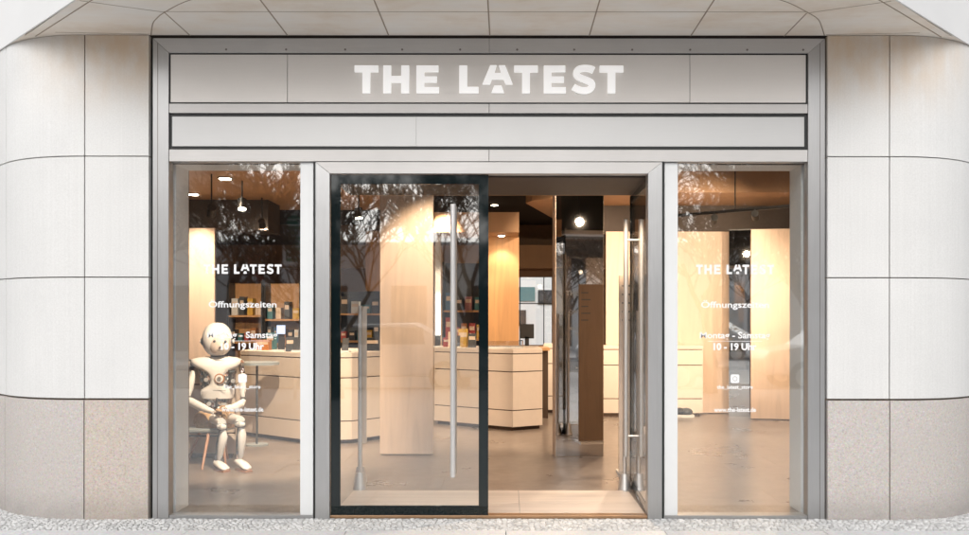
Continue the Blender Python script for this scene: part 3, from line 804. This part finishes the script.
def phone(px, Y, z, label, mt='black'):
    t = thing('display_phone', label, 'phone', 'phones shown on the counters')
    x = ax(px, Y); m = MB(); m.box(x - .05, x + .05, Y - .02, Y + .07, z, z + .018, 'white'); m.build('stand', t, bevel=.002)
    m = MB(); vs = [(x - .038, Y, z + .018), (x + .038, Y, z + .018), (x + .038, Y + .05, z + .155), (x - .038, Y + .05, z + .155)]
    b2 = [(a, b_ + .009, c_) for a, b_, c_ in vs]
    m.add(vs + b2, [(0, 1, 2, 3), (7, 6, 5, 4), (0, 4, 5, 1), (1, 5, 6, 2), (2, 6, 7, 3), (3, 7, 4, 0)], mt); m.build('handset', t, bevel=.003)
for px, Y, lab in ((281, 4.15, 'black phone on a stand in the middle of the long counter'), (296, 3.95, 'black phone on a stand at the right of the long counter beside the white pilaster'),
                   (345, 3.85, 'black phone on a stand at the far left of the closed door'), (437.5, 5.72, 'black phone on a stand at the left end of the angled counter'),
                   (457, 5.5, 'black phone on a stand right behind the door handle'), (483, 5.3, 'black phone on a stand hidden partly by the black door edge')):
    phone(px, Y, .991, lab)
# upright lit tube sign, screen, monitor
m = MB(); m.box(ax(435.5, 7.2), ax(440, 7.2), 7.2, 7.24, az(341, 7.2), az(294, 7.2), 'tube'); m.box(ax(435, 7.2), ax(440.5, 7.2), 7.24, 7.27, az(342, 7.2), 2.59, 'white')
tag(m.build('light_tube'), 'upright white lit tube right of the big plywood panel', 'lamp')
t = thing('small_screen', 'small blue lit screen standing on the long counter in the left window', 'screen')
m = MB(); m.box(ax(276, 4.6), ax(286, 4.6), 4.6, 4.62, az(335, 4.6), az(324, 4.6), 'black'); m.build('casing', t)
m = MB(); m.box(ax(276.8, 4.6), ax(285.2, 4.6), 4.597, 4.6, az(334, 4.6), az(325.4, 4.6), 'screen'); m.build('display', t)
m = MB(); m.box(ax(279, 4.6), ax(283, 4.6), 4.58, 4.68, .99, az(335, 4.6), 'black'); m.build('foot', t)
t = thing('monitor', 'black monitor standing on the brown side table', 'monitor')
m = MB(); m.box(ax(520, 6.5), ax(534, 6.5), 6.5, 6.54, az(342, 6.5) + .05, az(324, 6.5), 'black'); m.build('display', t)
m = MB(); m.box(ax(525, 6.5), ax(529, 6.5), 6.5, 6.56, .966, az(341, 6.5) + .06, 'black'); m.build('foot', t)
# goods on the long counter (left window) and angled counter
for i, (px, Y, w_, h, mt, lab) in enumerate([
    (262, 4.5, .16, .12, 'orange', 'orange box on the left end of the long counter'), (292, 4.0, .14, .16, 'dark', 'dark box on the long counter near the white pilaster'),
    (270, 4.75, .10, .20, 'teal', 'teal box on the long counter behind the orange one'), (372, 4.3, .16, .15, 'black', 'black box on the end of the long counter behind the door'),
    (452, 5.75, .10, .20, 'cream', 'cream box on the angled counter left of the handle'), (463, 5.7, .12, .24, 'yellow', 'yellow box on the angled counter right of the handle'),
    (472, 5.6, .10, .18, 'dark', 'dark grey box on the angled counter beside the yellow one'), (447, 5.85, .1, .12, 'red', 'red box at the left end of the angled counter')]):
    x_ = ax(px, Y); box_item('product_box', x_ - w_ / 2, x_ + w_ / 2, Y, Y + .14, .991, .991 + h, mt, lab, 'box')
# bottles / small items beneath the counter at the right
for i, (px, Yq, mt) in enumerate(((681, 6.42, 'black'), (688, 6.4, 'dark'))):
    c = Vector((ax(px, Yq), Yq, 0)); m = MB()
    m.box(c.x - .09, c.x + .09, c.y, c.y + .2, .001, .035, 'white'); m.ell((c.x, c.y + .1, .07), (.085, .1, .055), mt)
    tag(m.build('shoe', smooth=True), ['black shoe with white sole on the floor by the drawer counter', 'dark grey shoe with white sole right of the black one'][i], 'shoe')
# round grey table
t = thing('round_table', 'round grey table standing behind the robot shoulder', 'table')
c = at(257, 362, 3.6); zt_ = az(362, 3.6); m = MB()
m.tube([(c.x, 3.6, zt_ - .03), (c.x, 3.6, zt_)], .235, 'greytop', 40); m.build('table_top', t)
m = MB(); m.tube([(c.x, 3.6, 0), (c.x, 3.6, zt_ - .03)], .012, 'dark', 12); m.build('leg', t)
m = MB(); m.tube([(c.x, 3.6, 0), (c.x, 3.6, .015)], .12, 'greytop', 30); m.build('base', t)

# ---------------------------------------------------------------- stool and robot
RY = 2.40
t = thing('stool', 'grey stool with slanted copper brown wooden legs under the robot', 'stool')
zs = .345
m = MB(); m.prism([(ax(184, 2.2), 2.16), (ax(224, 2.2), 2.16), (ax(226, 2.2), 2.55), (ax(184, 2.2), 2.57)], zs - .035, zs, 'greytop'); m.build('seat', t, bevel=.01)
for (a, ya, b_, yb_) in ((209, 2.20, 202, 1.98), (201.5, 2.48, 189, 2.56), (222, 2.22, 226, 2.12), (222, 2.5, 228, 2.6)):
    m = MB(); m.tube([(ax(a, ya), ya, zs - .03), (ax(b_, yb_), yb_, 0)], [.017, .011], 'copper', 10); m.build('leg', t, smooth=True)
m = MB(); m.tube([(ax(186, 2.25), 2.25, .27), (ax(223, 2.25), 2.25, .27)], .009, 'dark', 8); m.build('stretcher', t)

rb = thing('seated_robot', 'white humanoid robot with round chest emblem sitting on a stool', 'robot')
def A(px, py, Y=RY): return at(px, py, Y)
u = S * (1 + RY / D)
m = MB(); m.ell(A(217.3, 339.6, 2.40), (.137, .150, .160), 'robot', 32, 20, .85); m.build('head', rb, smooth=True)
m = MB(); m.ell(A(219.5, 343.5, 2.325), (.105, .085, .112), 'face', 28, 16, .8)
m.build('face', rb, smooth=True)
for px in (214.5, 225.5):
    m = MB(); m.ell(A(px, 341.5, 2.245), (.013, .010, .013), 'dark', 12, 8); m.build('eye', rb, smooth=True)
m = MB(); m.ell(A(220.3, 346, 2.232), (.008, .016, .012), 'face', 10, 8); m.build('nose', rb, smooth=True)
m = MB(); m.tube([A(216.5, 350.4, 2.243), A(220.3, 350.9, 2.238), A(224, 350.4, 2.243)], .003, 'dark', 6); m.build('mouth', rb)
for px, sx in ((203.2, -1), (231.6, 1)):
    c = A(px, 341.5, 2.41); m = MB(); m.tube([c - Vector((.012, 0, 0)), c + Vector((.014, 0, 0))], [.034, .034], 'dark', 18); m.tube([c + Vector((sx * .014, 0, 0)), c + Vector((sx * .024, 0, 0))], .02, 'robot', 14)
    m.build('ear_disc', rb)
m = MB(); m.tube([A(217.5, 351, 2.41), A(217.5, 360, 2.42)], [.075, .05], 'dark', 18); m.build('neck', rb, smooth=True)
def rows(mb, rws, mat, depth=.10, Y=2.42, n=24, front=1.0):
    vs = []; fs = []
    for (py, xl, xr, dd) in rws:
        c = A((xl + xr) / 2, py, Y); hw = (xr - xl) / 2 * u
        for j in range(n):
            t_ = 2 * math.pi * j / n; cs, sn = math.cos(t_), math.sin(t_)
            e = .75
            vs.append((c.x + hw * math.copysign(abs(cs) ** e, cs), Y + dd * math.copysign(abs(sn) ** e, sn), c.z))
    for i in range(len(rws) - 1):
        for j in range(n): fs.append((i * n + j, i * n + (j + 1) % n, (i + 1) * n + (j + 1) % n, (i + 1) * n + j))
    fs += [list(range(n)), [(len(rws) - 1) * n + j for j in range(n)][::-1]]
    mb.add(vs, fs, mat)
m = MB(); rows(m, [(356.6, 206, 228, .06), (357.4, 199, 236, .085), (359.5, 191.5, 242, .10), (362.5, 191, 242.4, .115), (366, 194.5, 240, .125), (369, 200, 236, .130), (372, 206.5, 231.5, .132), (375, 210.8, 228.8, .133), (379, 212.2, 227.8, .133), (383, 211.8, 228.4, .132), (386.5, 207, 231.6, .13), (389, 202.5, 233.4, .126), (392, 201.5, 233.6, .12), (398, 203, 232.6, .108)], 'robot')
m.build('chest_plate', rb, smooth=True)
m = MB(); rows(m, [(362, 199, 236, .09), (372, 199.5, 236, .105), (384, 201, 234, .10), (392, 203, 232, .095), (400, 205, 229, .085), (407, 205.5, 228.5, .08), (416, 203, 230, .09)], 'mech')
for (a, b_, c_, d_) in ((203, 372, 210, 388), (232, 372, 226, 388), (206, 370, 203, 386), (229, 370, 233, 386), (208, 399, 211, 414), (226, 399, 222, 414), (217, 398, 217, 414)):
    m.tube([A(a, b_, 2.315), A(c_, d_, 2.325)], .010, 'dark', 8)
for (a, b_) in ((206, 380), (233, 381), (209, 404), (225, 405)): m.tube([A(a, b_, 2.33), A(a, b_, 2.30)], .020, 'steel', 14)
m.build('torso', rb, smooth=True)
m = MB(); c = A(219.8, 378.8, 2.29); m.tube([c, c - Vector((0, .012, 0))], .048, 'copper', 28); m.tube([c - Vector((0, .012, 0)), c - Vector((0, .018, 0))], .036, 'robot', 26)
m.tube([c - Vector((0, .018, 0)), c - Vector((0, .024, 0))], .020, 'steel', 20); m.build('emblem', rb)
m = MB(); rows(m, [(410, 203, 230, .10), (414, 196, 234, .14), (421, 195, 237, .17), (427, 198, 236, .16)], 'cloth', Y=2.38); m.build('pelvis', rb, smooth=True)
def limb(name, pts, rad, mat, extra=None):
    mm = MB(); mm.tube([A(*p) for p in pts], [r_ * .82 for r_ in rad], mat, 18); o = mm.build(name, rb, smooth=True); return o
# arms
limb('upper_arm', [(194, 362, 2.42), (191, 372, 2.42), (189.2, 384, 2.41), (188, 397, 2.38)], [.035, .030, .026, .024], 'mech')
limb('arm_shell', [(193.5, 371, 2.385), (191.5, 380, 2.37), (190, 389, 2.365), (189, 396, 2.36)], [.022, .040, .038, .018], 'robot')
limb('upper_arm', [(240.5, 362, 2.42), (242.5, 372, 2.42), (242.7, 386, 2.41), (243, 399, 2.36)], [.033, .028, .024, .024], 'mech')
limb('arm_shell', [(242.3, 374, 2.385), (242.6, 380, 2.37), (242.8, 390, 2.365), (243, 397, 2.36)], [.030, .038, .036, .020], 'robot')
limb('forearm', [(186.5, 399, 2.36), (191, 402, 2.28), (200, 406.5, 2.20), (209, 410.5, 2.13), (214, 412.3, 2.10)], [.030, .047, .046, .034, .024], 'robot')
limb('forearm', [(243.5, 401, 2.34), (240.5, 404.5, 2.27), (233, 408, 2.18), (223, 409, 2.10), (217.5, 409, 2.07)], [.028, .045, .043, .032, .022], 'robot')
def hand(base, dirx, name):
    m = MB(); b_ = Vector(base); ux = Vector((dirx, -.25, -.12)).normalized(); uy = Vector((0, -.55, -.84)).normalized()
    m.tube([b_, b_ + ux * .03, b_ + ux * .075], [(.020, .013), (.036, .015), (.036, .013)], 'cloth', 14)
    for i, (L_, w_) in enumerate(((.052, -.027), (.062, -.009), (.058, .009), (.044, .026))):
        p = b_ + ux * .07 + uy * w_
        m.tube([p, p + ux * L_ * .45 + Vector((0, -.004, .006)), p + ux * L_ * .8 + Vector((0, -.006, -.006)), p + ux * L_ + Vector((0, -.004, -.022))], [.0085, .008, .0072, .005], 'cloth', 8)
    p = b_ + ux * .025 - uy * .030
    m.tube([p, p + ux * .03 - uy * .020, p + ux * .055 - uy * .022], [.010, .009, .006], 'cloth', 8)
    return m.build(name, rb, smooth=True)
hand(A(215, 413.3, 2.075), 1, 'hand'); hand(A(216.5, 410.2, 2.04), 1, 'hand')
for p_ in ((187, 398, 2.37), (243.2, 400, 2.35)):
    m = MB(); m.ell(A(*p_), (.028, .028, .026), 'dark', 14, 10); m.build('elbow', rb, smooth=True)
for p_ in ((194, 363, 2.42), (240.5, 363, 2.42)):
    m = MB(); m.ell(A(*p_), (.036, .040, .036), 'mech', 16, 10); m.build('shoulder', rb, smooth=True)
m = MB(); m.tube([A(213, 390.5, 2.296), A(226, 390.5, 2.296)], .0022, 'dark', 6); m.build('seam', rb)
# legs
for (hx, kx, ky, ax_, ay, tx, ty) in ((211, 222, 425, 216.8, 462, 226.5, 470.2), (228, 240.5, 422.5, 238, 460.5, 248.5, 469.6)):
    limb('thigh', [(hx, 418, 2.42), ((hx + kx) / 2 - 1, 419, 2.2), (kx, ky - 2, 1.98)], [.062, .060, .048], 'robot')
    limb('knee', [(kx - 4.5, ky + 2, 1.965), (kx + 4.5, ky + 2, 1.965)], [.036, .036], 'mech')
    limb('knee_cap', [(kx - 3.2, ky + 2, 1.94), (kx, ky + 2, 1.915), (kx + 3.2, ky + 2, 1.94)], [.024, .034, .024], 'robot')
    limb('lower_leg', [(kx - 1, ky + 4, 1.99), ((kx + ax_) / 2, (ky + ay) / 2, 2.0), (ax_, ay, 1.97)], [.026, .022, .018], 'mech')
    limb('shin_shell', [(kx + 1.2, ky + 5.5, 1.955), (kx + 1.6, ky + 12, 1.945), ((kx + ax_) / 2 + 2.6, (ky + ay) / 2 + 1, 1.945), (ax_ + 3.0, ay - 5, 1.95), (ax_ + 2.2, ay - 2, 1.955)], [.030, .046, .042, .029, .018], 'robot')
    m = MB()
    m.tube([A(ax_ - 1, ay + 1, 2.0), A(ax_ + 2, ay + 2.0, 1.95), A((ax_ + tx) / 2 + 1, ay + 4.5, 1.90), A(tx - 1, ty - 1.5, 1.865), A(tx + .6, ty - .4, 1.852)], [(.026, .026), (.038, .034), (.046, .026), (.042, .018), (.020, .010)], 'robot', 16)
    m.build('foot', rb, smooth=True)
    m = MB(); m.ell(A(ax_ + .6, ay + .8, 1.972), (.026, .028, .024), 'dark', 14, 10); m.build('ankle', rb, smooth=True)
    m = MB(); m.tube([A(kx - 2.5, ky + 6, 1.975), A((kx + ax_) / 2 - 2.6, (ky + ay) / 2, 1.985), A(ax_ - 1.4, ay - 2, 1.98)], .006, 'dark', 8); m.build('cable', rb, smooth=True)
    m = MB(); c0 = A(ax_, ay, 1.97); c1 = A(tx + .6, ty, 1.845)
    d = (Vector((c1.x, c1.y, 0)) - Vector((c0.x, c0.y, 0))); n_ = Vector((-d.y, d.x, 0)).normalized()
    pl = [Vector((c0.x, c0.y, 0)) + n_ * .030, Vector((c0.x, c0.y, 0)) + d * .6 + n_ * .046, Vector((c0.x, c0.y, 0)) + d * 1.0 + n_ * .034, Vector((c0.x, c0.y, 0)) + d * 1.07, Vector((c0.x, c0.y, 0)) + d * 1.0 - n_ * .034, Vector((c0.x, c0.y, 0)) + d * .6 - n_ * .046, Vector((c0.x, c0.y, 0)) - n_ * .030]
    m.prism([(p.x, p.y) for p in pl], .001, .018, 'copper'); m.build('sole', rb)

# ---------------------------------------------------------------- lamps
PW = .82
def spot(loc, target, power, size=55, blend=.6, rad=.04, color=(1, .76, .53)):
    l = bpy.data.lights.new('lamp_light', 'SPOT'); l.energy = power * PW; l.spot_size = R(size); l.spot_blend = blend; l.shadow_soft_size = rad; l.color = color
    o = bpy.data.objects.new('lamp_light', l); COL.objects.link(o); o.location = loc
    o.rotation_euler = (Vector(target) - Vector(loc)).to_track_quat('-Z', 'Y').to_euler(); return o
def can(p, target, label, power, mat='lamp', ceil=ZC, r=.045, L=.13, size=60, rod=True, group='black ceiling spotlights', light=True):
    """black can spotlight; p = centre of the lens"""
    p = Vector(p); d = (Vector(target) - p).normalized()
    t = thing('ceiling_spotlight', label, 'spotlight', group)
    m = MB(); m.tube([p - d * L, p - d * .004], r, 'black', 22); m.build('housing', t, smooth=True)
    m = MB(); m.tube([p - d * .004, p], r * .86, mat, 20); m.build('lens', t)
    if rod and ceil - (p - d * L * .5).z > .03:
        q_ = p - d * L * .6; m = MB(); m.tube([q_, (q_.x, q_.y, ceil)], .009, 'black', 8); m.build('rod', t)
    if light:
        o = spot(p + d * .03, target, power, size); o.parent = t
    return t
zz = lambda py, Y: az(py, Y)
can(at(625, 189, .72), (.35, .62, 0), 'black spotlight under the entrance lintel above the open door', 110, ceil=zl, r=.034, L=.10, size=95, rod=True)
can(at(211, 215, 4.2), at(200, 330, 6.1), 'black spotlight above the seated robot in the left window', 190, ceil=3.0, r=.05)
can(at(242, 209.5, 4.6), at(240, 360, 4.0), 'long hanging black spotlight in the middle of the left window', 120, ceil=3.0, r=.05)
can(at(262.5, 227, 6.2), at(280, 320, 8.4), 'lowest black spotlight in the left window near its right side', 160, ceil=3.0)
can(at(359, 218.5, 5.2), at(370, 360, 5), 'small lit spotlight left of the big plywood panel', 120, ceil=3.0, r=.05)
def recess(p, r, label, power, target, mat='lamp', size=90):
    t = thing('recessed_lamp', label, 'lamp', 'round recessed ceiling lamps')
    p = Vector(p); m = MB(); m.tube([p - Vector((0, 0, .012)), p], r, 'black', 24); m.build('ring', t)
    m = MB(); m.tube([p - Vector((0, 0, .018)), p - Vector((0, 0, .012))], r * .8, mat, 24); m.build('lens', t)
    o = spot(p - Vector((0, 0, .04)), target, power, size); o.parent = t
    return t
def rec_at(px, py, z, r, label, power, dt=(0, 0, -1), **kw):
    s = (z - CZ) / ((320 - py) * S); Y = (s - 1) * D; x = (px - 506) * S * s
    return recess((x, Y, z), r, label, power, (x + dt[0], Y + dt[1], z + dt[2]), **kw)
rec_at(193.5, 194, 3.0, .075, 'bright recessed ceiling lamp in the upper left of the left window', 110)
rec_at(225, 178, 3.0, .085, 'recessed ceiling lamp at the top edge of the left window', 110)
rec_at(355, 190.5, 3.0, .075, 'recessed ceiling lamp in the upper left of the closed door', 110)
rec_at(501.5, 235, 2.58, .06, 'recessed lamp lighting the orange brown column panel', 30, (0, .35, -1))
# display spots aimed at the panels, hung on tracks behind the lintel
t = thing('lamp_track', 'black lamp track hanging behind the entrance lintel', 'track')
m = MB(); m.box(-3.3, 3.2, 1.58, 1.62, 2.96, 3.0, 'black'); m.build('rail', t)
m = MB()
for x_ in (-2.5, 0, 2.5): m.tube([(x_, 1.6, 3.0), (x_, 1.6, ZC)], .008, 'black', 8)
m.build('hanger', t)
can((1.16, 1.22, 2.50), (.6, 4.2, .8), 'black spotlight behind the lintel mirrored in the tall mirror panel', 150, ceil=ZC, r=.036)
can((-.62, 1.62, 2.86), (-.68, 2.9, 1.75), 'track spotlight aimed at the big plywood panel', 230, ceil=2.96, size=58)
can((.75, 1.62, 2.86), (.3, 4.9, .9), 'track spotlight aimed at the angled counter', 330, ceil=2.96, size=60)
can((-1.75, .75, 2.85), (-2.4, 2.4, .75), 'black spotlight added to brighten the seated robot', 560, ceil=ZC, size=62)  # extra lamp put in only to brighten the robot
# slanting track in the right window
p0, p1 = at(672, 216, 4.0), at(800, 205, 3.7)
t = thing('lamp_track', 'long black lamp track slanting across the top of the right window', 'track')
m = MB(); m.tube([p0 - (p1 - p0) * .1, p1 + (p1 - p0) * .3], .020, 'black', 6); m.build('rail', t)
m = MB()
for f in (.02, .5, 1.1): q_ = p0 + (p1 - p0) * f; m.tube([q_, (q_.x, q_.y, ZC)], .007, 'black', 8)
m.build('hanger', t)
for px, f, tgt, lab, pw in ((715, .33, at(693, 300, 7.0), 'track spotlight left of centre on the slanting track', 200), (757, .66, at(770, 290, 6.1), 'track spotlight right of centre on the slanting track', 105),
                        (800, 1.05, at(640, 300, 7.0), 'track spotlight at the right end of the slanting track', 270)):
    q_ = p0 + (p1 - p0) * f; can(q_ + Vector((0, 0, -.10)), tgt, lab, pw, ceil=q_.z, r=.04, size=75)
can((.9, 4.6, 2.95), at(560, 330, 9), 'added unseen black spotlight deep in the room beyond the mirror panel', 220, ceil=ZC)  # out-of-view lamp added to light the depth of the room
can((-.9, 6.2, 2.9), at(460, 330, 8.3), 'black spotlight in front of the tall goods shelf', 150, ceil=ZC)
can((-4.1, 5.0, 2.85), at(185, 290, 6.1), 'added unseen black spotlight washing the plywood panel behind the robot', 100, ceil=3.0, size=70)  # added lamp, hidden from the camera, brightens this panel
can((-1.9, 3.0, 2.85), at(290, 390, 3.8), 'added unseen black spotlight above the long counter', 170, ceil=3.0, size=80)  # added lamp behind the door post, lifts the counter area

for (x_, y_, pw, lab) in ((-3.2, 6.9, 520, 'round fill lamp added in the far left of the shop ceiling'), (-.2, 9.6, 450, 'round fill lamp added deep in the middle of the shop'), (1.6, 4.6, 300, 'round fill lamp added above the passage beyond the doorway'),  # fill lamps added to brighten the whole interior, not known fittings
                   (-1.8, 2.2, 330, 'round fill lamp added just inside the left window'), (2.9, 2.5, 190, 'round fill lamp added inside the shop beyond the right window edge'), (4.3, 3.9, 300, 'round fill lamp added in the far right of the shop ceiling')):
    recess((x_, y_, ZC - .002 if x_ > -1 and not (3 < x_) and y_ != 4.6 else ZC - .002), .07, lab, pw, (x_, y_, 0), size=150)
# ---------------------------------------------------------------- the street opposite (mirrored in the glass)
def tree(x, y, h, label, seed):
    rnd = random.Random(seed)
    t = thing('bare_tree', label, 'tree', 'bare street trees')
    tr = MB(); cr = MB()
    def grow(mb, p, d, L, r, depth):
        n = 4; pts = [p]; rads = [r]
        for i in range(n):
            d = (d + Vector((rnd.uniform(-.16, .16), rnd.uniform(-.16, .16), rnd.uniform(-.03, .12)))).normalized()
            p = p + d * L / n; pts.append(p); rads.append(r * (1 - .42 * (i + 1) / n))
        mb.tube(pts, [max(q2, .011) for q2 in rads], 'bark', 7 if depth < 2 else 3, cap=False)
        if depth >= 5: return
        kids = 5 if depth < 2 else 4
        for j in range(kids):
            a = rnd.uniform(0, 2 * math.pi); sp = rnd.uniform(.45, 1.2)
            nd = (d + Vector((math.cos(a) * sp, math.sin(a) * sp, rnd.uniform(-.15, .35)))).normalized()
            q_ = pts[rnd.choice((2, 3, 4, 4))]
            grow(cr, q_, nd, L * rnd.uniform(.60, .80), rads[-1] * .66, depth + 1)
    grow(tr, Vector((x, y, -.1)), Vector((0, 0, 1)), h * .24, .14, 0)
    tr.build('trunk', t, smooth=True); cr.build('crown', t)
tree(-5.4, -12.6, 8, 'bare street tree mirrored in the left window', 3)
tree(-.9, -13.6, 9, 'bare street tree mirrored in the closed glass door', 5)
tree(3.8, -10.6, 8, 'bare street tree mirrored in the right window', 11)
tree(-9.5, -12.5, 9, 'bare street tree farther along the street to the left', 21)
tree(-2.9, -9.4, 7, 'small bare tree between the left window reflection and the door', 31)
tree(1.6, -11.8, 8, 'bare tree on the near pavement in line with the open door', 41)
tree(6.8, -12.4, 9, 'bare street tree farther along the street to the right', 51)
tree(-6.9, -8.6, 7, 'small bare tree farthest left on the near pavement', 61)
tree(5.2, -9.0, 7, 'small bare tree in line with the right window', 71)
for (x0, x1, h, mat, lab) in ((-60, -14, 12, 'opp', 'cream apartment house on the far side of the street, left'), (-13.9, 12, 4.2, 'opp2', 'low pale row of shops straight across the street'), (12.1, 60, 13, 'opp', 'cream apartment house on the far side of the street, right')):
    t = thing('opposite_building', lab, 'building', 'houses across the street')
    m = MB(); m.box(x0, x1, -38, -27, -.1, h, mat); m.build('wall', t)
    n = 0; nx = int((x1 - x0) / 2.9)
    for fl in range(int(h // 3.3)):
        for i in range(nx):
            xa = x0 + 1.0 + i * 2.9
            if n >= 90: break
            n += 1
            if x0 < -20 and xa < -40 or xa > 40: continue
            m = MB(); m.box(xa, xa + 1.3, -27, -26.96, fl * 3.3 + (.9 if fl else .2), fl * 3.3 + 2.6, 'winglass')
            m.box(xa - .08, xa + 1.38, -27, -26.9, fl * 3.3 + (.78 if fl else .08), fl * 3.3 + (.9 if fl else .2), 'white'); m.build('window', t)
def car(x, y, mat, label):
    t = thing('parked_car', label, 'car', 'cars parked along the street', (x, y, -.13))
    prof = [(-2.1, .35), (-2.15, .65), (-2.0, .85), (-1.2, .95), (-.6, 1.38), (.7, 1.42), (1.4, 1.0), (2.05, .88), (2.15, .6), (2.1, .3)]
    m = MB(); m.plate(prof[::-1], -.85, .85, mat); m.build('body', t, bevel=.06)
    for (a, b_) in ((-1.0, -.05), (.03, .95)):
        m = MB(); m.plate([(a + .05, .98), (b_, .98), (b_ - .05, 1.32), (a + .4 if a < -.5 else a, 1.32)], .85, .865, 'winglass'); m.build('side_window', t)
    for wx in (-1.3, 1.35):
        for sy in (-.86, .72):
            m = MB(); m.tube([(wx, sy, .32), (wx, sy + .16, .32)], .32, 'tyre', 22); w_ = m.build('wheel', t)
            m = MB(); m.tube([(wx, sy + .15, .32), (wx, sy + .172, .32)], .2, 'steel', 18); m.build('rim', w_)
car(-2.6, -13.1, 'carw', 'white parked car mirrored in the lower half of the glass')
car(2.2, -13.1, 'card', 'dark blue parked car behind the white one across the pavement')
car(7.4, -13.1, 'carw', 'white parked car farthest right on the street')
t = thing('street_sign', 'upright white street sign with teal stripes mirrored at the edge of the left window', 'sign')
m = MB(); m.tube([(-3.56, -9.05, -.05), (-3.56, -9.05, 3.0)], .025, 'steel', 10); m.build('post', t)
m = MB(); m.box(-3.76, -3.36, -9.02, -8.99, 2.25, 3.2, 'carw'); m.build('plate', t, bevel=.01)
m = MB()
for i in range(9): m.box(-3.70, -3.42 - .08 * (i % 2), -8.989, -8.986, 2.33 + i * .09, 2.38 + i * .09, 'green')
m.build('stripes', t)
t = thing('traffic_sign', 'triangular give way sign on a post mirrored in the left window', 'sign')
m = MB(); m.tube([(-4.27, -9.5, -.05), (-4.27, -9.5, 2.5)], .03, 'steel', 10); m.build('post', t)
m = MB(); m.plate([(-4.50, 2.46), (-4.04, 2.46), (-4.27, 1.97)], -9.46, -9.44, 'red'); m.build('plate', t)
m = MB(); m.plate([(-4.43, 2.42), (-4.11, 2.42), (-4.27, 2.08)], -9.44, -9.436, 'white'); m.build('plate_centre', t)

# ---------------------------------------------------------------- sky, sun, camera
w = bpy.data.worlds.new('World'); sc.world = w; w.use_nodes = True; nt = w.node_tree; nt.nodes.clear()
sky = nt.nodes.new('ShaderNodeTexSky'); sky.sky_type = 'NISHITA'; sky.sun_disc = False
SE, SR = R(38), R(187)
sky.sun_elevation = SE; sky.sun_rotation = SR; sky.air_density = 1.0; sky.dust_density = 3.0
hs = nt.nodes.new('ShaderNodeHueSaturation'); hs.inputs['Saturation'].default_value = .22
bg = nt.nodes.new('ShaderNodeBackground'); bg.inputs['Strength'].default_value = .15
o = nt.nodes.new('ShaderNodeOutputWorld')
nt.links.new(sky.outputs[0], hs.inputs['Color']); nt.links.new(hs.outputs[0], bg.inputs[0]); nt.links.new(bg.outputs[0], o.inputs[0])
sl_ = bpy.data.lights.new('sun', 'SUN'); sl_.energy = .7; sl_.angle = R(75); sl_.color = (1, .97, .93)
so = bpy.data.objects.new('sun', sl_); COL.objects.link(so)
dirv = Vector((math.sin(SR) * math.cos(SE), math.cos(SR) * math.cos(SE), math.sin(SE)))
so.rotation_euler = dirv.to_track_quat('Z', 'Y').to_euler()

cam = bpy.data.cameras.new('camera'); co = bpy.data.objects.new('camera', cam); COL.objects.link(co); sc.camera = co
cam.sensor_width = 36; cam.lens = 36 * 910 / 969
cam.shift_x = (484.5 - 506) / 969; cam.shift_y = (320 - 267.5) / 969
cam.clip_end = 500; cam.clip_start = .1
co.location = (0, -D, CZ); co.rotation_euler = (R(90), R(-.04), 0)
sc.view_settings.view_transform = 'Standard'; sc.view_settings.look = 'None'; sc.view_settings.gamma = 1
sc.view_settings.exposure = .54
sc.cycles.max_bounces = 10; sc.cycles.transparent_max_bounces = 24; sc.cycles.diffuse_bounces = 4; sc.cycles.glossy_bounces = 6
sc.cycles.caustics_reflective = False; sc.cycles.caustics_refractive = False
sc.cycles.sample_clamp_indirect = 4
